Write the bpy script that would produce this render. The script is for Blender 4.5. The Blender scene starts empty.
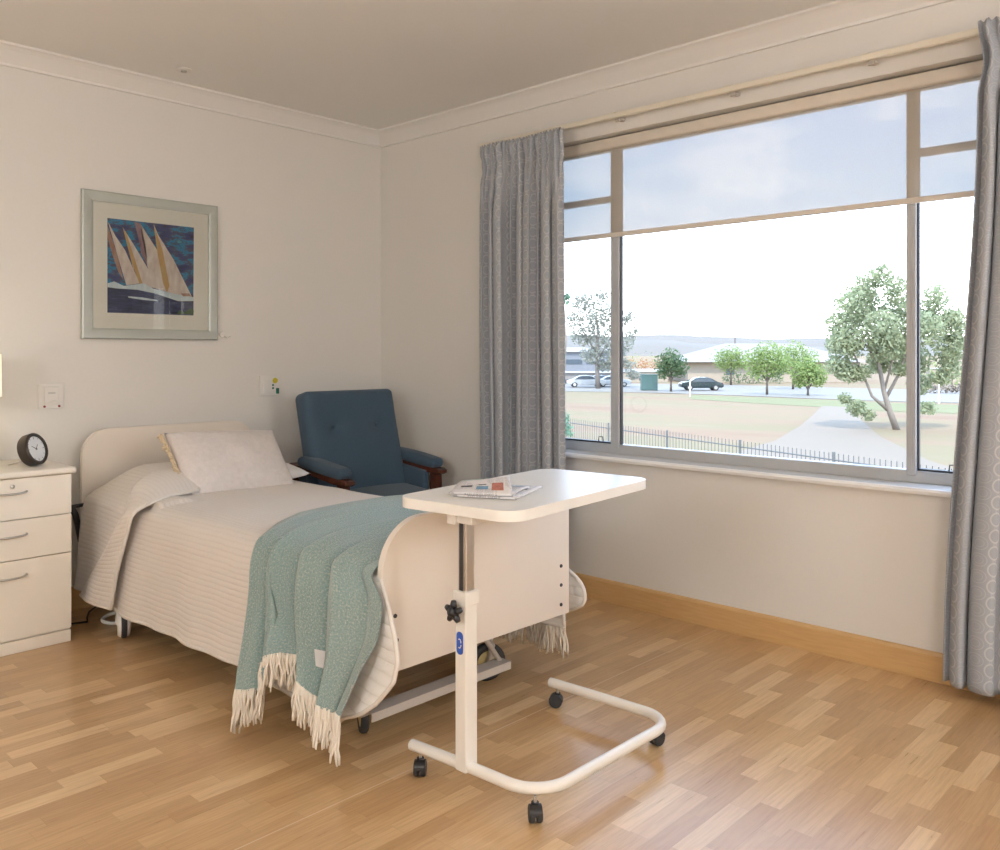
import bpy, bmesh, math, random
from mathutils import Vector, Matrix, noise
random.seed(7)
S = bpy.context.scene
COL = S.collection
PI = math.pi

# ------------------------------------------------------------------ camera
FX = 867.145
CAM = Vector((-3.5909, -4.4735, 1.2648))
RX = Vector((0.68708, -0.72658, 0)); RX.normalize()      # camera right on the ground plan
FW = Vector((0.72658, 0.68708, 0)); FW.normalize()       # camera forward
cd = bpy.data.cameras.new('camera'); cam = bpy.data.objects.new('camera', cd); COL.objects.link(cam)
cd.sensor_fit = 'HORIZONTAL'; cd.sensor_width = 36; cd.lens = FX/1000*36
cd.shift_y = -0.0715; cd.clip_end = 6000; cd.clip_start = 0.05
cam.matrix_world = Matrix(((RX.x, 0, -FW.x, CAM.x), (RX.y, 0, -FW.y, CAM.y), (0, 1, 0, CAM.z), (0, 0, 0, 1)))
S.camera = cam

def yonder(k, w, z=0.0):
    """a place outdoors: w metres ahead of the window side, k = sideways slope"""
    return CAM.xy.to_3d() + FW*w + RX*(k*w) + Vector((0, 0, z))
def K(u): return (u-500)/FX
def gz(w):
    t = min(1, max(0, (w-18)/70)); return -2.0 - 0.8*t

# ------------------------------------------------------------------ materials
MATS = {}
def srgb(r, g, b):
    def c(v):
        v /= 255
        return v/12.92 if v <= .04045 else ((v+.055)/1.055)**2.4
    return (c(r), c(g), c(b), 1)
class N:
    """small node-tree builder"""
    def __init__(s, name):
        s.m = bpy.data.materials.new(name); s.m.use_nodes = True
        s.t = s.m.node_tree; s.n = s.t.nodes; s.b = s.n['Principled BSDF']; s.out = s.n['Material Output']
        MATS[name] = s.m
    def add(s, typ, **kw):
        n = s.n.new(typ)
        for k, v in kw.items():
            if k.startswith('i_'):
                key = k[2:]; key = int(key) if key.isdigit() else key.replace('_', ' ')
                n.inputs[key].default_value = v
            else: setattr(n, k, v)
        return n
    def l(s, a, b): s.t.links.new(a, b)
    def math(s, op, a, b=None, c=None):
        n = s.n.new('ShaderNodeMath'); n.operation = op
        for i, v in enumerate((a, b, c)):
            if v is None: continue
            if isinstance(v, (int, float)): n.inputs[i].default_value = v
            else: s.l(v, n.inputs[i])
        return n.outputs[0]
    def mix(s, f, a, b):
        n = s.n.new('ShaderNodeMix'); n.data_type = 'RGBA'
        for i, v in ((0, f), (6, a), (7, b)):
            if isinstance(v, (int, float)): n.inputs[i].default_value = v
            elif isinstance(v, tuple): n.inputs[i].default_value = v
            else: s.l(v, n.inputs[i])
        return n.outputs[2]
    def noise(s, scale, vec=None, detail=3, rough=.5):
        n = s.n.new('ShaderNodeTexNoise'); n.inputs['Scale'].default_value = scale
        n.inputs['Detail'].default_value = detail; n.inputs['Roughness'].default_value = rough
        if vec is not None: s.l(vec, n.inputs['Vector'])
        return n
    def ramp(s, f, stops):
        n = s.n.new('ShaderNodeValToRGB'); s.l(f, n.inputs[0])
        el = n.color_ramp.elements
        while len(el) < len(stops): el.new(.5)
        for e, (p, c) in zip(el, stops): e.position = p; e.color = c
        return n.outputs[0]
    def col(s, c):
        if isinstance(c, tuple): s.b.inputs['Base Color'].default_value = c
        else: s.l(c, s.b.inputs['Base Color'])
    def rough(s, r):
        if isinstance(r, (int, float)): s.b.inputs['Roughness'].default_value = r
        else: s.l(r, s.b.inputs['Roughness'])
    def bump(s, h, strength=.3, dist=.01):
        n = s.n.new('ShaderNodeBump'); n.inputs['Strength'].default_value = strength; n.inputs['Distance'].default_value = dist
        s.l(h, n.inputs['Height']); s.l(n.outputs[0], s.b.inputs['Normal'])
    def obj(s): return s.add('ShaderNodeTexCoord').outputs['Object']
    def uv(s): return s.add('ShaderNodeTexCoord').outputs['UV']
def simple(name, c, rough=.5, metal=0, nscale=0, namt=.06, bump=0, spec=.5):
    m = N(name); m.rough(rough); m.b.inputs['Metallic'].default_value = metal
    m.b.inputs['Specular IOR Level'].default_value = spec
    if nscale:
        n = m.noise(nscale, m.obj())
        dk = tuple(v*(1-namt) for v in c[:3])+(1,); lt = tuple(min(1, v*(1+namt)) for v in c[:3])+(1,)
        m.col(m.mix(n.outputs[0], dk, lt))
        if bump: m.bump(n.outputs[0], bump, .002)
    else: m.col(c)
    return m.m

simple('wall_paint', (.72, .692, .65, 1), .75, nscale=60, namt=.02, bump=.05, spec=.25)
simple('ceiling_paint', (.81, .80, .775, 1), .8, nscale=40, namt=.015, spec=.2)
simple('cornice_paint', (.75, .725, .69, 1), .7, nscale=40, namt=.015, spec=.3)
simple('sill_paint', (.86, .86, .85, 1), .2, nscale=20, namt=.02)
simple('cream_laminate', (.80, .745, .655, 1), .35, nscale=9, namt=.02)
simple('bed_board', (.78, .70, .61, 1), .4, nscale=9, namt=.02)
simple('cream_edge', (.72, .62, .48, 1), .4, nscale=30, namt=.03)
simple('table_top', (.82, .795, .745, 1), .34, nscale=12, namt=.015)
simple('white_steel', (.77, .735, .675, 1), .28, nscale=25, namt=.02)
simple('chrome', (.62, .60, .58, 1), .3, 1, nscale=40, namt=.1)
simple('brushed_metal', (.55, .53, .50, 1), .35, 1, nscale=60, namt=.1)
simple('black_plastic', (.018, .018, .02, 1), .35, nscale=40, namt=.2)
simple('rubber', (.03, .03, .032, 1), .6, nscale=40, namt=.2)
simple('wheel_yellow', (.62, .50, .22, 1), .45, nscale=30, namt=.1)
simple('blue_print', (.03, .10, .45, 1), .4, nscale=30, namt=.05)
simple('white_plastic', (.74, .71, .67, 1), .35, nscale=30, namt=.02)
simple('window_aluminium', (.46, .465, .47, 1), .4, .1, nscale=30, namt=.04)
simple('gasket', (.03, .035, .045, 1), .5, nscale=30, namt=.1)
simple('clock_case', (.055, .045, .038, 1), .35, .5, nscale=30, namt=.15)
simple('clock_face', (.80, .82, .84, 1), .3, nscale=30, namt=.01)
simple('mahogany', (.075, .022, .012, 1), .25, nscale=18, namt=.5)
simple('picture_mount', (.90, .86, .75, 1), .8, nscale=60, namt=.02)
simple('red_dot', (.25, .03, .03, 1), .4, nscale=30, namt=.05)
simple('yellow_dot', (.65, .52, .03, 1), .4, nscale=30, namt=.05)
simple('green_dot', (.01, .14, .09, 1), .4, nscale=30, namt=.05)
simple('white_linen', (.80, .79, .80, 1), .85, nscale=60, namt=.03, bump=.2)
simple('rail_cream', (.74, .68, .56, 1), .45, nscale=30, namt=.03)
simple('fringe_yarn', (.74, .67, .57, 1), .9, nscale=60, namt=.08)
simple('patch', (.62, .60, .58, 1), .7, nscale=90, namt=.04)
simple('paper_white', (.72, .70, .68, 1), .7, nscale=30, namt=.04)
simple('bed_steel', (.50, .45, .40, 1), .4, nscale=25, namt=.04)
simple('dark_steel', (.05, .05, .055, 1), .45, .3, nscale=25, namt=.1)
# outdoors
simple('roof_pale', (0.246, 0.224, 0.207, 1), .7, nscale=2, namt=.06)
simple('brick_cream', (0.352, 0.293, 0.227, 1), .8, nscale=2, namt=.08)
simple('brick_grey', (0.190, 0.202, 0.224, 1), .8, nscale=2, namt=.1)
simple('dark_glass', (.08, .10, .12, 1), .15, nscale=2, namt=.1)
simple('asphalt', (0.190, 0.172, 0.148, 1), .8, nscale=1, namt=.05)
simple('path_gravel', (0.190, 0.150, 0.110, 1), .9, nscale=2, namt=.05)
simple('car_dark', (0.028, 0.045, 0.050, 1), .2, .3, nscale=3, namt=.1)
simple('car_white', (0.448, 0.448, 0.448, 1), .2, nscale=3, namt=.02)
simple('car_grey', (0.196, 0.213, 0.252, 1), .2, nscale=3, namt=.02)
simple('car_lamp', (.55, .20, .15, 1), .2, nscale=3, namt=.02)
simple('teal_metal', (0.054, 0.114, 0.107, 1), .5, nscale=3, namt=.08)
simple('fence_metal', (0.105, 0.111, 0.112, 1), .5, nscale=8, namt=.08)
simple('bark', (0.213, 0.179, 0.151, 1), .9, nscale=8, namt=.2)
simple('bark_dark', (0.112, 0.090, 0.073, 1), .9, nscale=8, namt=.2)
simple('hills', (0.165, 0.147, 0.126, 1), 1, nscale=.01, namt=.08)
simple('render_wall', (0.347, 0.325, 0.291, 1), .9, nscale=2, namt=.03)
simple('diffuser', (.8, .8, .8, 1), .5, nscale=3, namt=.01)

def leafmat(name, a, b):
    m = N(name); n = m.noise(1.3, m.obj(), 2)
    c = m.mix(n.outputs[0], a, b); m.col(c); m.rough(.6)
    tr = m.add('ShaderNodeBsdfTranslucent'); m.l(c, tr.inputs[0])
    mx = m.add('ShaderNodeMixShader'); mx.inputs[0].default_value = .45
    m.l(m.b.outputs[0], mx.inputs[1]); m.l(tr.outputs[0], mx.inputs[2]); m.l(mx.outputs[0], m.out.inputs[0])
leafmat('leaf_gum', (0.230, 0.280, 0.168, 1), (0.422, 0.454, 0.285, 1))
leafmat('leaf_gum_grey', (0.232, 0.250, 0.215, 1), (0.382, 0.384, 0.322, 1))
leafmat('leaf_bright', (0.162, 0.242, 0.065, 1), (0.323, 0.394, 0.146, 1))
leafmat('leaf_dark', (0.058, 0.107, 0.051, 1), (0.143, 0.224, 0.095, 1))
leafmat('leaf_teal', (0.114, 0.214, 0.146, 1), (0.209, 0.341, 0.240, 1))
leafmat('leaf_orange', (0.399, 0.152, 0.058, 1), (0.495, 0.242, 0.109, 1))

# floor: strip parquet, lamellae 60 x 290 mm along x
m = N('floor_parquet'); o = m.obj(); sp = m.add('ShaderNodeSeparateXYZ'); m.l(o, sp.inputs[0])
row = m.math('FLOOR', m.math('DIVIDE', sp.outputs[1], .0605))
wn = m.add('ShaderNodeTexWhiteNoise', noise_dimensions='1D'); m.l(row, wn.inputs['W'])
off = m.math('MULTIPLY', wn.outputs[0], .9)
xs = m.math('DIVIDE', m.math('ADD', sp.outputs[0], off), .30)
ci = m.math('FLOOR', xs)
cb = m.add('ShaderNodeCombineXYZ'); m.l(row, cb.inputs[0]); m.l(ci, cb.inputs[1])
w2 = m.add('ShaderNodeTexWhiteNoise', noise_dimensions='2D'); m.l(cb.outputs[0], w2.inputs[0])
base = m.ramp(w2.outputs[0], [(0, (.45, .27, .125, 1)), (.4, (.50, .31, .15, 1)), (.72, (.54, .345, .17, 1)), (.82, (.61, .41, .215, 1)), (1, (.67, .47, .26, 1))])
mp = m.add('ShaderNodeMapping'); mp.inputs['Scale'].default_value = (3.5, 55, 1); m.l(o, mp.inputs[0])
add = m.add('ShaderNodeVectorMath', operation='ADD'); m.l(mp.outputs[0], add.inputs[0]); m.l(w2.outputs[1], add.inputs[1])
g = m.noise(2.2, add.outputs[0], 6, .6)
grain = m.ramp(g.outputs[0], [(.30, (.84, .81, .77, 1)), (.6, (1.04, 1.04, 1.04, 1))])
mm = m.add('ShaderNodeMix', data_type='RGBA', blend_type='MULTIPLY'); mm.inputs[0].default_value = 1
m.l(base, mm.inputs[6]); m.l(grain, mm.inputs[7])
fr = m.math('FRACT', xs); e1 = m.math('LESS_THAN', fr, .006)
fy = m.math('FRACT', m.math('DIVIDE', sp.outputs[1], .0605)); e2 = m.math('LESS_THAN', fy, .02)
edge = m.math('MULTIPLY', m.math('MAXIMUM', e1, e2), .22)
c1 = m.mix(edge, mm.outputs[2], (.22, .12, .05, 1))
seam = m.math('LESS_THAN', m.math('ABSOLUTE', m.math('ADD', sp.outputs[1], 2.465)), .0016)
c2 = m.mix(m.math('MULTIPLY', seam, .6), c1, (.75, .66, .55, 1))
m.col(c2); m.b.inputs['Coat Weight'].default_value = .3; m.b.inputs['Coat Roughness'].default_value = .32; m.rough(m.math('ADD', m.math('MULTIPLY', g.outputs[0], .08), .25)); m.b.inputs['Specular IOR Level'].default_value = .55
m.bump(g.outputs[0], .04, .001)

# baseboard oak
m = N('oak_skirting'); mp = m.add('ShaderNodeMapping'); mp.inputs['Scale'].default_value = (6, 6, 70); m.l(m.obj(), mp.inputs[0])
g = m.noise(1.5, mp.outputs[0], 5); m.col(m.mix(g.outputs[0], (.52, .31, .13, 1), (.66, .43, .20, 1))); m.rough(.35)

# quilt: channel-stitched cotton, uv in metres
def quilt(name, ca, cb, pitch, strength):
    m = N(name); sp = m.add('ShaderNodeSeparateXYZ'); m.l(m.uv(), sp.inputs[0])
    wob = m.noise(9, m.uv(), 2)
    v = m.math('ADD', sp.outputs[1], m.math('MULTIPLY', wob.outputs[0], pitch*.35))
    s1 = m.math('ABSOLUTE', m.math('SINE', m.math('MULTIPLY', v, PI/pitch)))
    s1 = m.math('POWER', s1, .45)
    s2 = m.math('ABSOLUTE', m.math('SINE', m.math('MULTIPLY', sp.outputs[0], PI/(pitch*1.6))))
    s2 = m.math('POWER', s2, .3)
    pk = m.noise(70, m.uv(), 3)
    h = m.math('ADD', m.math('MULTIPLY', s1, .8), m.math('ADD', m.math('MULTIPLY', s2, .38), m.math('MULTIPLY', pk.outputs[0], .55)))
    m.col(m.mix(s1, ca, cb)); m.rough(.85); m.bump(h, strength, .006)
    m.b.inputs['Sheen Weight'].default_value = .15
    return m.m
quilt('quilt_cream', (.66, .60, .545, 1), (.70, .645, .59, 1), .021, .42)
quilt('quilt_lining', (.74, .71, .66, 1), (.82, .80, .76, 1), .034, .6)
simple('quilt_binding', (.70, .65, .59, 1), .8, nscale=80, namt=.05, bump=.3)

# throw: heathered mohair in sea green
m = N('throw_wool'); u = m.uv()
n1 = m.noise(170, u, 3, .7); n2 = m.noise(6, u, 2); n3 = m.noise(420, u, 2)
c = m.ramp(n1.outputs[0], [(.30, (0.159, 0.245, 0.221, 1)), (.50, (0.248, 0.335, 0.301, 1)), (.60, (0.357, 0.408, 0.365, 1)), (.70, (0.676, 0.588, 0.507, 1))])
c = m.mix(m.math('MULTIPLY', n2.outputs[0], .35), c, (.23, .36, .38, 1))
m.col(c); m.rough(.95); m.b.inputs['Sheen Weight'].default_value = .4
m.bump(m.math('ADD', n1.outputs[0], n3.outputs[0]), .8, .004)

# cushion velvet with mottled weave
m = N('cushion_fabric'); n1 = m.noise(45, m.obj(), 4, .65); n2 = m.noise(9, m.obj(), 3)
c = m.mix(n1.outputs[0], (.50, .44, .41, 1), (.76, .69, .64, 1)); m.col(m.mix(m.math('MULTIPLY', n2.outputs[0], .5), c, (.74, .70, .69, 1)))
m.rough(.75); m.b.inputs['Sheen Weight'].default_value = .3; m.bump(n1.outputs[0], .4, .003)
simple('cushion_ruffle', (.70, .56, .38, 1), .9, nscale=70, namt=.22, bump=.5)

# chair upholstery
m = N('blue_fabric'); n1 = m.noise(160, m.obj(), 2); n2 = m.noise(5, m.obj(), 2)
c = m.mix(n1.outputs[0], (.028, .055, .090, 1), (.058, .100, .145, 1)); m.col(m.mix(m.math('MULTIPLY', n2.outputs[0], .3), c, (.045, .09, .13, 1)))
m.rough(.85); m.bump(n1.outputs[0], .3, .002); m.b.inputs['Sheen Weight'].default_value = .12

# curtain: rings in vertical columns, uv in metres
m = N('curtain_fabric'); sp = m.add('ShaderNodeSeparateXYZ'); m.l(m.uv(), sp.inputs[0])
def ring(ox, oy, px, py, rad, wid, asp):
    fx = m.math('MULTIPLY', m.math('SUBTRACT', m.math('FRACT', m.math('DIVIDE', m.math('ADD', sp.outputs[0], ox), px)), .5), px)
    fy = m.math('MULTIPLY', m.math('SUBTRACT', m.math('FRACT', m.math('DIVIDE', m.math('ADD', sp.outputs[1], oy), py)), .5), py/asp)
    d = m.math('SQRT', m.math('ADD', m.math('MULTIPLY', fx, fx), m.math('MULTIPLY', fy, fy)))
    return m.math('LESS_THAN', m.math('ABSOLUTE', m.math('SUBTRACT', d, rad)), wid)
r1 = ring(0, 0, .085, .060, .0185, .0022, 1.25)
r2 = ring(.0425, .03, .085, .060, .021, .0013, 1.1)
r3 = ring(.0425, .03, .085, .060, .012, .0012, 1.1)
r4 = ring(.0, .03, .085, .060, .005, .0015, 1.0)
rr = m.math('MAXIMUM', m.math('MAXIMUM', r1, m.math('MULTIPLY', r2, .55)), m.math('MAXIMUM', m.math('MULTIPLY', r3, .4), m.math('MULTIPLY', r4, .5)))
wv = m.noise(300, m.uv(), 2)
base = m.mix(wv.outputs[0], (.33, .35, .385, 1), (.42, .44, .475, 1))
c = m.mix(m.math('MULTIPLY', rr, .62), base, (.62, .61, .59, 1)); m.col(c); m.rough(.8)
tr = m.add('ShaderNodeBsdfTranslucent', i_Color=(.40, .42, .46, 1))
mx = m.add('ShaderNodeMixShader'); mx.inputs[0].default_value = .08
m.l(m.b.outputs[0], mx.inputs[1]); m.l(tr.outputs[0], mx.inputs[2]); m.l(mx.outputs[0], m.out.inputs[0])
m.bump(wv.outputs[0], .2, .002)

# window glass, thin
m = N('glass'); tp = m.add('ShaderNodeBsdfTransparent', i_Color=(.97, .98, .975, 1)); gl = m.add('ShaderNodeBsdfGlossy', i_Roughness=.01)
fz = m.add('ShaderNodeFresnel', i_IOR=1.35); mx = m.add('ShaderNodeMixShader'); m.l(fz.outputs[0], mx.inputs[0])
m.l(tp.outputs[0], mx.inputs[1]); m.l(gl.outputs[0], mx.inputs[2]); m.l(mx.outputs[0], m.out.inputs[0])
# screen blind mesh
m = N('blind_mesh'); n1 = m.noise(260, m.obj(), 1)
tp = m.add('ShaderNodeBsdfTransparent', i_Color=(.86, .88, .92, 1)); tl = m.add('ShaderNodeBsdfTranslucent', i_Color=(.10, .095, .085, 1))
df = m.add('ShaderNodeBsdfDiffuse'); m.l(m.mix(n1.outputs[0], (.66, .59, .49, 1), (.74, .67, .56, 1)), df.inputs[0])
a = m.add('ShaderNodeMixShader', i_0=.35); m.l(df.outputs[0], a.inputs[1]); m.l(tl.outputs[0], a.inputs[2])
mx = m.add('ShaderNodeMixShader', i_0=.14); m.l(a.outputs[0], mx.inputs[1]); m.l(tp.outputs[0], mx.inputs[2]); m.l(mx.outputs[0], m.out.inputs[0])
simple('blind_beige', (.68, .61, .52, 1), .6, nscale=60, namt=.03)
# picture frame silvered green
m = N('silver_frame'); n1 = m.noise(7, m.obj(), 3); m.col(m.mix(n1.outputs[0], (.37, .40, .36, 1), (.46, .46, .42, 1))); m.rough(.38); m.b.inputs['Metallic'].default_value = .35
# painted sea and sky
m = N('paint_sea'); mp = m.add('ShaderNodeMapping'); mp.inputs['Scale'].default_value = (7, 7, 16); m.l(m.obj(), mp.inputs[0]); n1 = m.noise(1.5, mp.outputs[0], 5, .65)
m.col(m.ramp(n1.outputs[0], [(.30, (.05, .035, .05, 1)), (.42, (.04, .06, .20, 1)), (.50, (.09, .08, .12, 1)), (.57, (.02, .26, .48, 1)), (.64, (.07, .07, .12, 1)), (.75, (.08, .50, .60, 1))])); m.rough(.5)
m = N('paint_water'); mp = m.add('ShaderNodeMapping'); mp.inputs['Scale'].default_value = (8, 8, 40); m.l(m.obj(), mp.inputs[0]); n1 = m.noise(1.6, mp.outputs[0], 5, .65)
m.col(m.ramp(n1.outputs[0], [(.3, (.02, .02, .035, 1)), (.6, (.05, .06, .14, 1)), (.75, (.16, .17, .25, 1))])); m.rough(.5)
def paint(name, a, b):
    m = N(name); mp = m.add('ShaderNodeMapping'); mp.inputs['Scale'].default_value = (30, 30, 12); m.l(m.obj(), mp.inputs[0]); n1 = m.noise(1.5, mp.outputs[0], 4)
    m.col(m.mix(n1.outputs[0], a, b)); m.rough(.5)
paint('paint_cream', (.50, .34, .28, 1), (.86, .82, .72, 1))
paint('paint_ochre', (.48, .26, .07, 1), (.62, .45, .20, 1))
paint('paint_mauve', (.16, .05, .06, 1), (.42, .30, .32, 1))
paint('paint_rust', (.30, .10, .04, 1), (.50, .38, .30, 1))
paint('paint_foam', (.40, .55, .62, 1), (.85, .86, .82, 1))
# newsprint
m = N('newsprint'); sp = m.add('ShaderNodeSeparateXYZ'); m.l(m.uv(), sp.inputs[0])
ln = m.math('LESS_THAN', m.math('FRACT', m.math('MULTIPLY', sp.outputs[1], 130)), .5)
nn = m.noise(240, m.uv(), 1); colm = m.math('GREATER_THAN', m.math('FRACT', m.math('MULTIPLY', sp.outputs[0], 19)), .12)
big = m.noise(9, m.uv(), 1)
f = m.math('MULTIPLY', m.math('MULTIPLY', ln, m.math('GREATER_THAN', nn.outputs[0], .47)), m.math('MULTIPLY', colm, m.math('GREATER_THAN', big.outputs[0], .46)))
m.col(m.mix(m.math('MULTIPLY', f, .5), (.66, .635, .63, 1), (.12, .12, .14, 1))); m.rough(.75)
simple('ink_red', (.42, .16, .12, 1), .7, nscale=60, namt=.4)
simple('ink_blue', (.16, .30, .44, 1), .7, nscale=60, namt=.3)
simple('ink_green', (.26, .42, .33, 1), .7, nscale=40, namt=.3)
simple('ink_black', (.05, .05, .06, 1), .7, nscale=60, namt=.3)
# lamp shade, lit from inside
m = N('lamp_shade'); m.col((.80, .74, .60, 1)); m.rough(.8); m.b.inputs['Emission Color'].default_value = (1, .88, .66, 1); m.b.inputs['Emission Strength'].default_value = .8
nn = m.noise(120, m.obj(), 2); m.bump(nn.outputs[0], .2, .002)
m = N('bulb'); m.b.inputs['Emission Color'].default_value = (1, .85, .6, 1); m.b.inputs['Emission Strength'].default_value = 20
m = N('fill_glow'); m.b.inputs['Emission Color'].default_value = (.97, .98, 1, 1); m.b.inputs['Emission Strength'].default_value = 26.5  # glow of the added fill globes that brighten the room
# dry grass field
m = N('dry_grass'); o = m.obj(); mp = m.add('ShaderNodeMapping'); mp.inputs['Rotation'].default_value = (0, 0, -.76); mp.inputs['Scale'].default_value = (.5, .12, 1); m.l(o, mp.inputs[0])
n1 = m.noise(.35, mp.outputs[0], 4, .6); n2 = m.noise(3, o, 4, .7)
c = m.ramp(n1.outputs[0], [(.32, (0.212, 0.133, 0.087, 1)), (.46, (0.235, 0.165, 0.107, 1)), (.60, (0.201, 0.170, 0.095, 1)), (.74, (0.253, 0.193, 0.134, 1))])
m.col(m.mix(m.math('MULTIPLY', n2.outputs[0], .4), c, (0.215, 0.176, 0.136, 1))); m.rough(1); m.b.inputs['Specular IOR Level'].default_value = .1
m = N('lawn'); n1 = m.noise(.5, m.obj(), 3); m.col(m.mix(n1.outputs[0], (0.162, 0.168, 0.084, 1), (0.207, 0.196, 0.118, 1))); m.rough(1); m.b.inputs['Specular IOR Level'].default_value = .1

# ------------------------------------------------------------------ helpers
KEEP = []
def finish(name, bm, mats, parent=None, smooth=False, label=None, angle=None):
    me = bpy.data.meshes.new(name)
    if bm not in KEEP: bmesh.ops.recalc_face_normals(bm, faces=bm.faces[:])
    KEEP.clear()
    bm.to_mesh(me); bm.free()
    if isinstance(mats, str): mats = [mats]
    for k in mats: me.materials.append(MATS[k])
    if smooth or angle:
        for p in me.polygons: p.use_smooth = True
        if angle:
            try: me.set_sharp_from_angle(angle=math.radians(angle))
            except Exception: pass
    ob = bpy.data.objects.new(name, me); COL.objects.link(ob)
    if parent is not None:
        ob.parent = parent
        ob.matrix_parent_inverse = Matrix.Translation(-parent.location) if False else Matrix()
        if parent.type == 'EMPTY' or True:
            # geometry is written in world metres: shift it into the parent's frame
            inv = world(parent).inverted()
            me.transform(inv)
    if label: ob['label'] = label
    return ob
def world(o):
    m = o.matrix_basis.copy()
    while o.parent is not None:
        o = o.parent; m = o.matrix_basis @ m
    return m
def recenter(ob, p):
    p = Vector(p); ob.data.transform(Matrix.Translation(-p)); ob.location = p
def tag(o, label, cat, group=None):
    o['label'] = label; o['category'] = cat
    if group: o['group'] = group
    return o
def thing(name, label, cat, loc=(0, 0, 0), rz=0, group=None):
    o = bpy.data.objects.new(name, None); COL.objects.link(o); o.empty_display_size = .1
    o.location = loc; o.rotation_euler = (0, 0, rz)
    return tag(o, label, cat, group)
def struct(o): o['kind'] = 'structure'; return o
def B(): return bmesh.new()
def box(bm, a, b, bev=0, mi=0, mat=None, seg=2):
    x0, y0, z0 = a; x1, y1, z1 = b
    r = bmesh.ops.create_cube(bm, size=1)
    vs = r['verts']
    bmesh.ops.transform(bm, matrix=Matrix.Translation(((x0+x1)/2, (y0+y1)/2, (z0+z1)/2)) @ Matrix.Diagonal((abs(x1-x0), abs(y1-y0), abs(z1-z0), 1)), verts=vs)
    if bev:
        es = list({e for v in vs for e in v.link_edges})
        rr = bmesh.ops.bevel(bm, geom=es, offset=bev, segments=seg, affect='EDGES', profile=.5)
        vs = list({v for f in rr['faces'] for v in f.verts} | {v for v in vs if v.is_valid})
    fs = {f for v in vs for f in v.link_faces}
    for f in fs: f.material_index = mi
    if mat is not None: bmesh.ops.transform(bm, matrix=mat, verts=vs)
    return vs
def frame_basis(d):
    d = Vector(d).normalized(); up = Vector((0, 0, 1)) if abs(d.z) < .95 else Vector((1, 0, 0))
    a = d.cross(up).normalized(); b = a.cross(d).normalized(); return a, b
def tube(bm, pts, r, seg=10, mi=0, caps=True, sq=False):
    pts = [Vector(p) for p in pts]; rs = r if isinstance(r, (list, tuple)) else [r]*len(pts)
    rings = []; pa = None
    for i, p in enumerate(pts):
        if i == 0: d = pts[1]-p
        elif i == len(pts)-1: d = p-pts[i-1]
        else: d = (pts[i+1]-p).normalized()+(p-pts[i-1]).normalized()
        if d.length < 1e-9: d = Vector((0, 0, 1))
        d.normalize()
        if pa is None: a, b = frame_basis(d)
        else:
            a = pa-d*pa.dot(d)
            if a.length < 1e-6: a, b = frame_basis(d)
            a.normalize(); b = a.cross(d).normalized()
        pa = a
        rings.append([bm.verts.new(p+(a*math.cos(2*PI*k/seg)+b*math.sin(2*PI*k/seg))*rs[i]) for k in range(seg)])
    for i in range(len(rings)-1):
        for k in range(seg):
            f = bm.faces.new((rings[i][k], rings[i][(k+1) % seg], rings[i+1][(k+1) % seg], rings[i+1][k])); f.material_index = mi
    if caps:
        for rg in (rings[0], rings[-1]):
            f = bm.faces.new(rg); f.material_index = mi
def lathe(bm, prof, c=(0, 0, 0), axis='z', seg=24, mi=0, mat=None, loop=False):
    if loop: prof = list(prof)+[prof[0]]
    c = Vector(c); rings = []; allv = []
    for r, h in prof:
        rg = []
        for k in range(seg):
            a = 2*PI*k/seg; x, y = r*math.cos(a), r*math.sin(a)
            v = Vector((x, y, h)) if axis == 'z' else (Vector((x, h, y)) if axis == 'y' else Vector((h, x, y)))
            if mat is not None: v = mat @ v
            rg.append(bm.verts.new(c+v))
        rings.append(rg); allv += rg
    for i in range(len(rings)-1):
        for k in range(seg):
            f = bm.faces.new((rings[i][k], rings[i][(k+1) % seg], rings[i+1][(k+1) % seg], rings[i+1][k])); f.material_index = mi
    for rg, (r, h) in ((rings[0], prof[0]), (rings[-1], prof[-1])):
        if r > 1e-5 and not loop:
            f = bm.faces.new(rg); f.material_index = mi
    bmesh.ops.remove_doubles(bm, verts=allv, dist=1e-6)
def rrect(x0, x1, y0, y1, r, n=8, corners=(1, 1, 1, 1)):
    """rounded rectangle outline; corners flags: (x1y1, x0y1, x0y0, x1y0)"""
    out = []
    for (cx, cy, a0), fl in zip(((x1-r, y1-r, 0), (x0+r, y1-r, 90), (x0+r, y0+r, 180), (x1-r, y0+r, 270)), corners):
        if fl:
            for k in range(n+1):
                a = math.radians(a0+90*k/n); out.append((cx+r*math.cos(a), cy+r*math.sin(a)))
        else:
            a = math.radians(a0+45); out.append((x1 if math.cos(a) > 0 else x0, y1 if math.sin(a) > 0 else y0))
    return out
def prism(bm, outline, fn, d0, d1, bev=0, mi=0, seg=2):
    """extrude a 2-D outline between depths d0, d1; fn(a, b, d) -> point"""
    lo = [bm.verts.new(fn(a, b, d0)) for a, b in outline]; hi = [bm.verts.new(fn(a, b, d1)) for a, b in outline]
    n = len(outline); fs = [bm.faces.new(lo), bm.faces.new(hi)]
    capedges = [e for f in fs for e in f.edges]
    for k in range(n): fs.append(bm.faces.new((lo[k], lo[(k+1) % n], hi[(k+1) % n], hi[k])))
    for f in fs: f.material_index = mi
    if bev: bmesh.ops.bevel(bm, geom=capedges, offset=bev, segments=seg, affect='EDGES', profile=.5)
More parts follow.
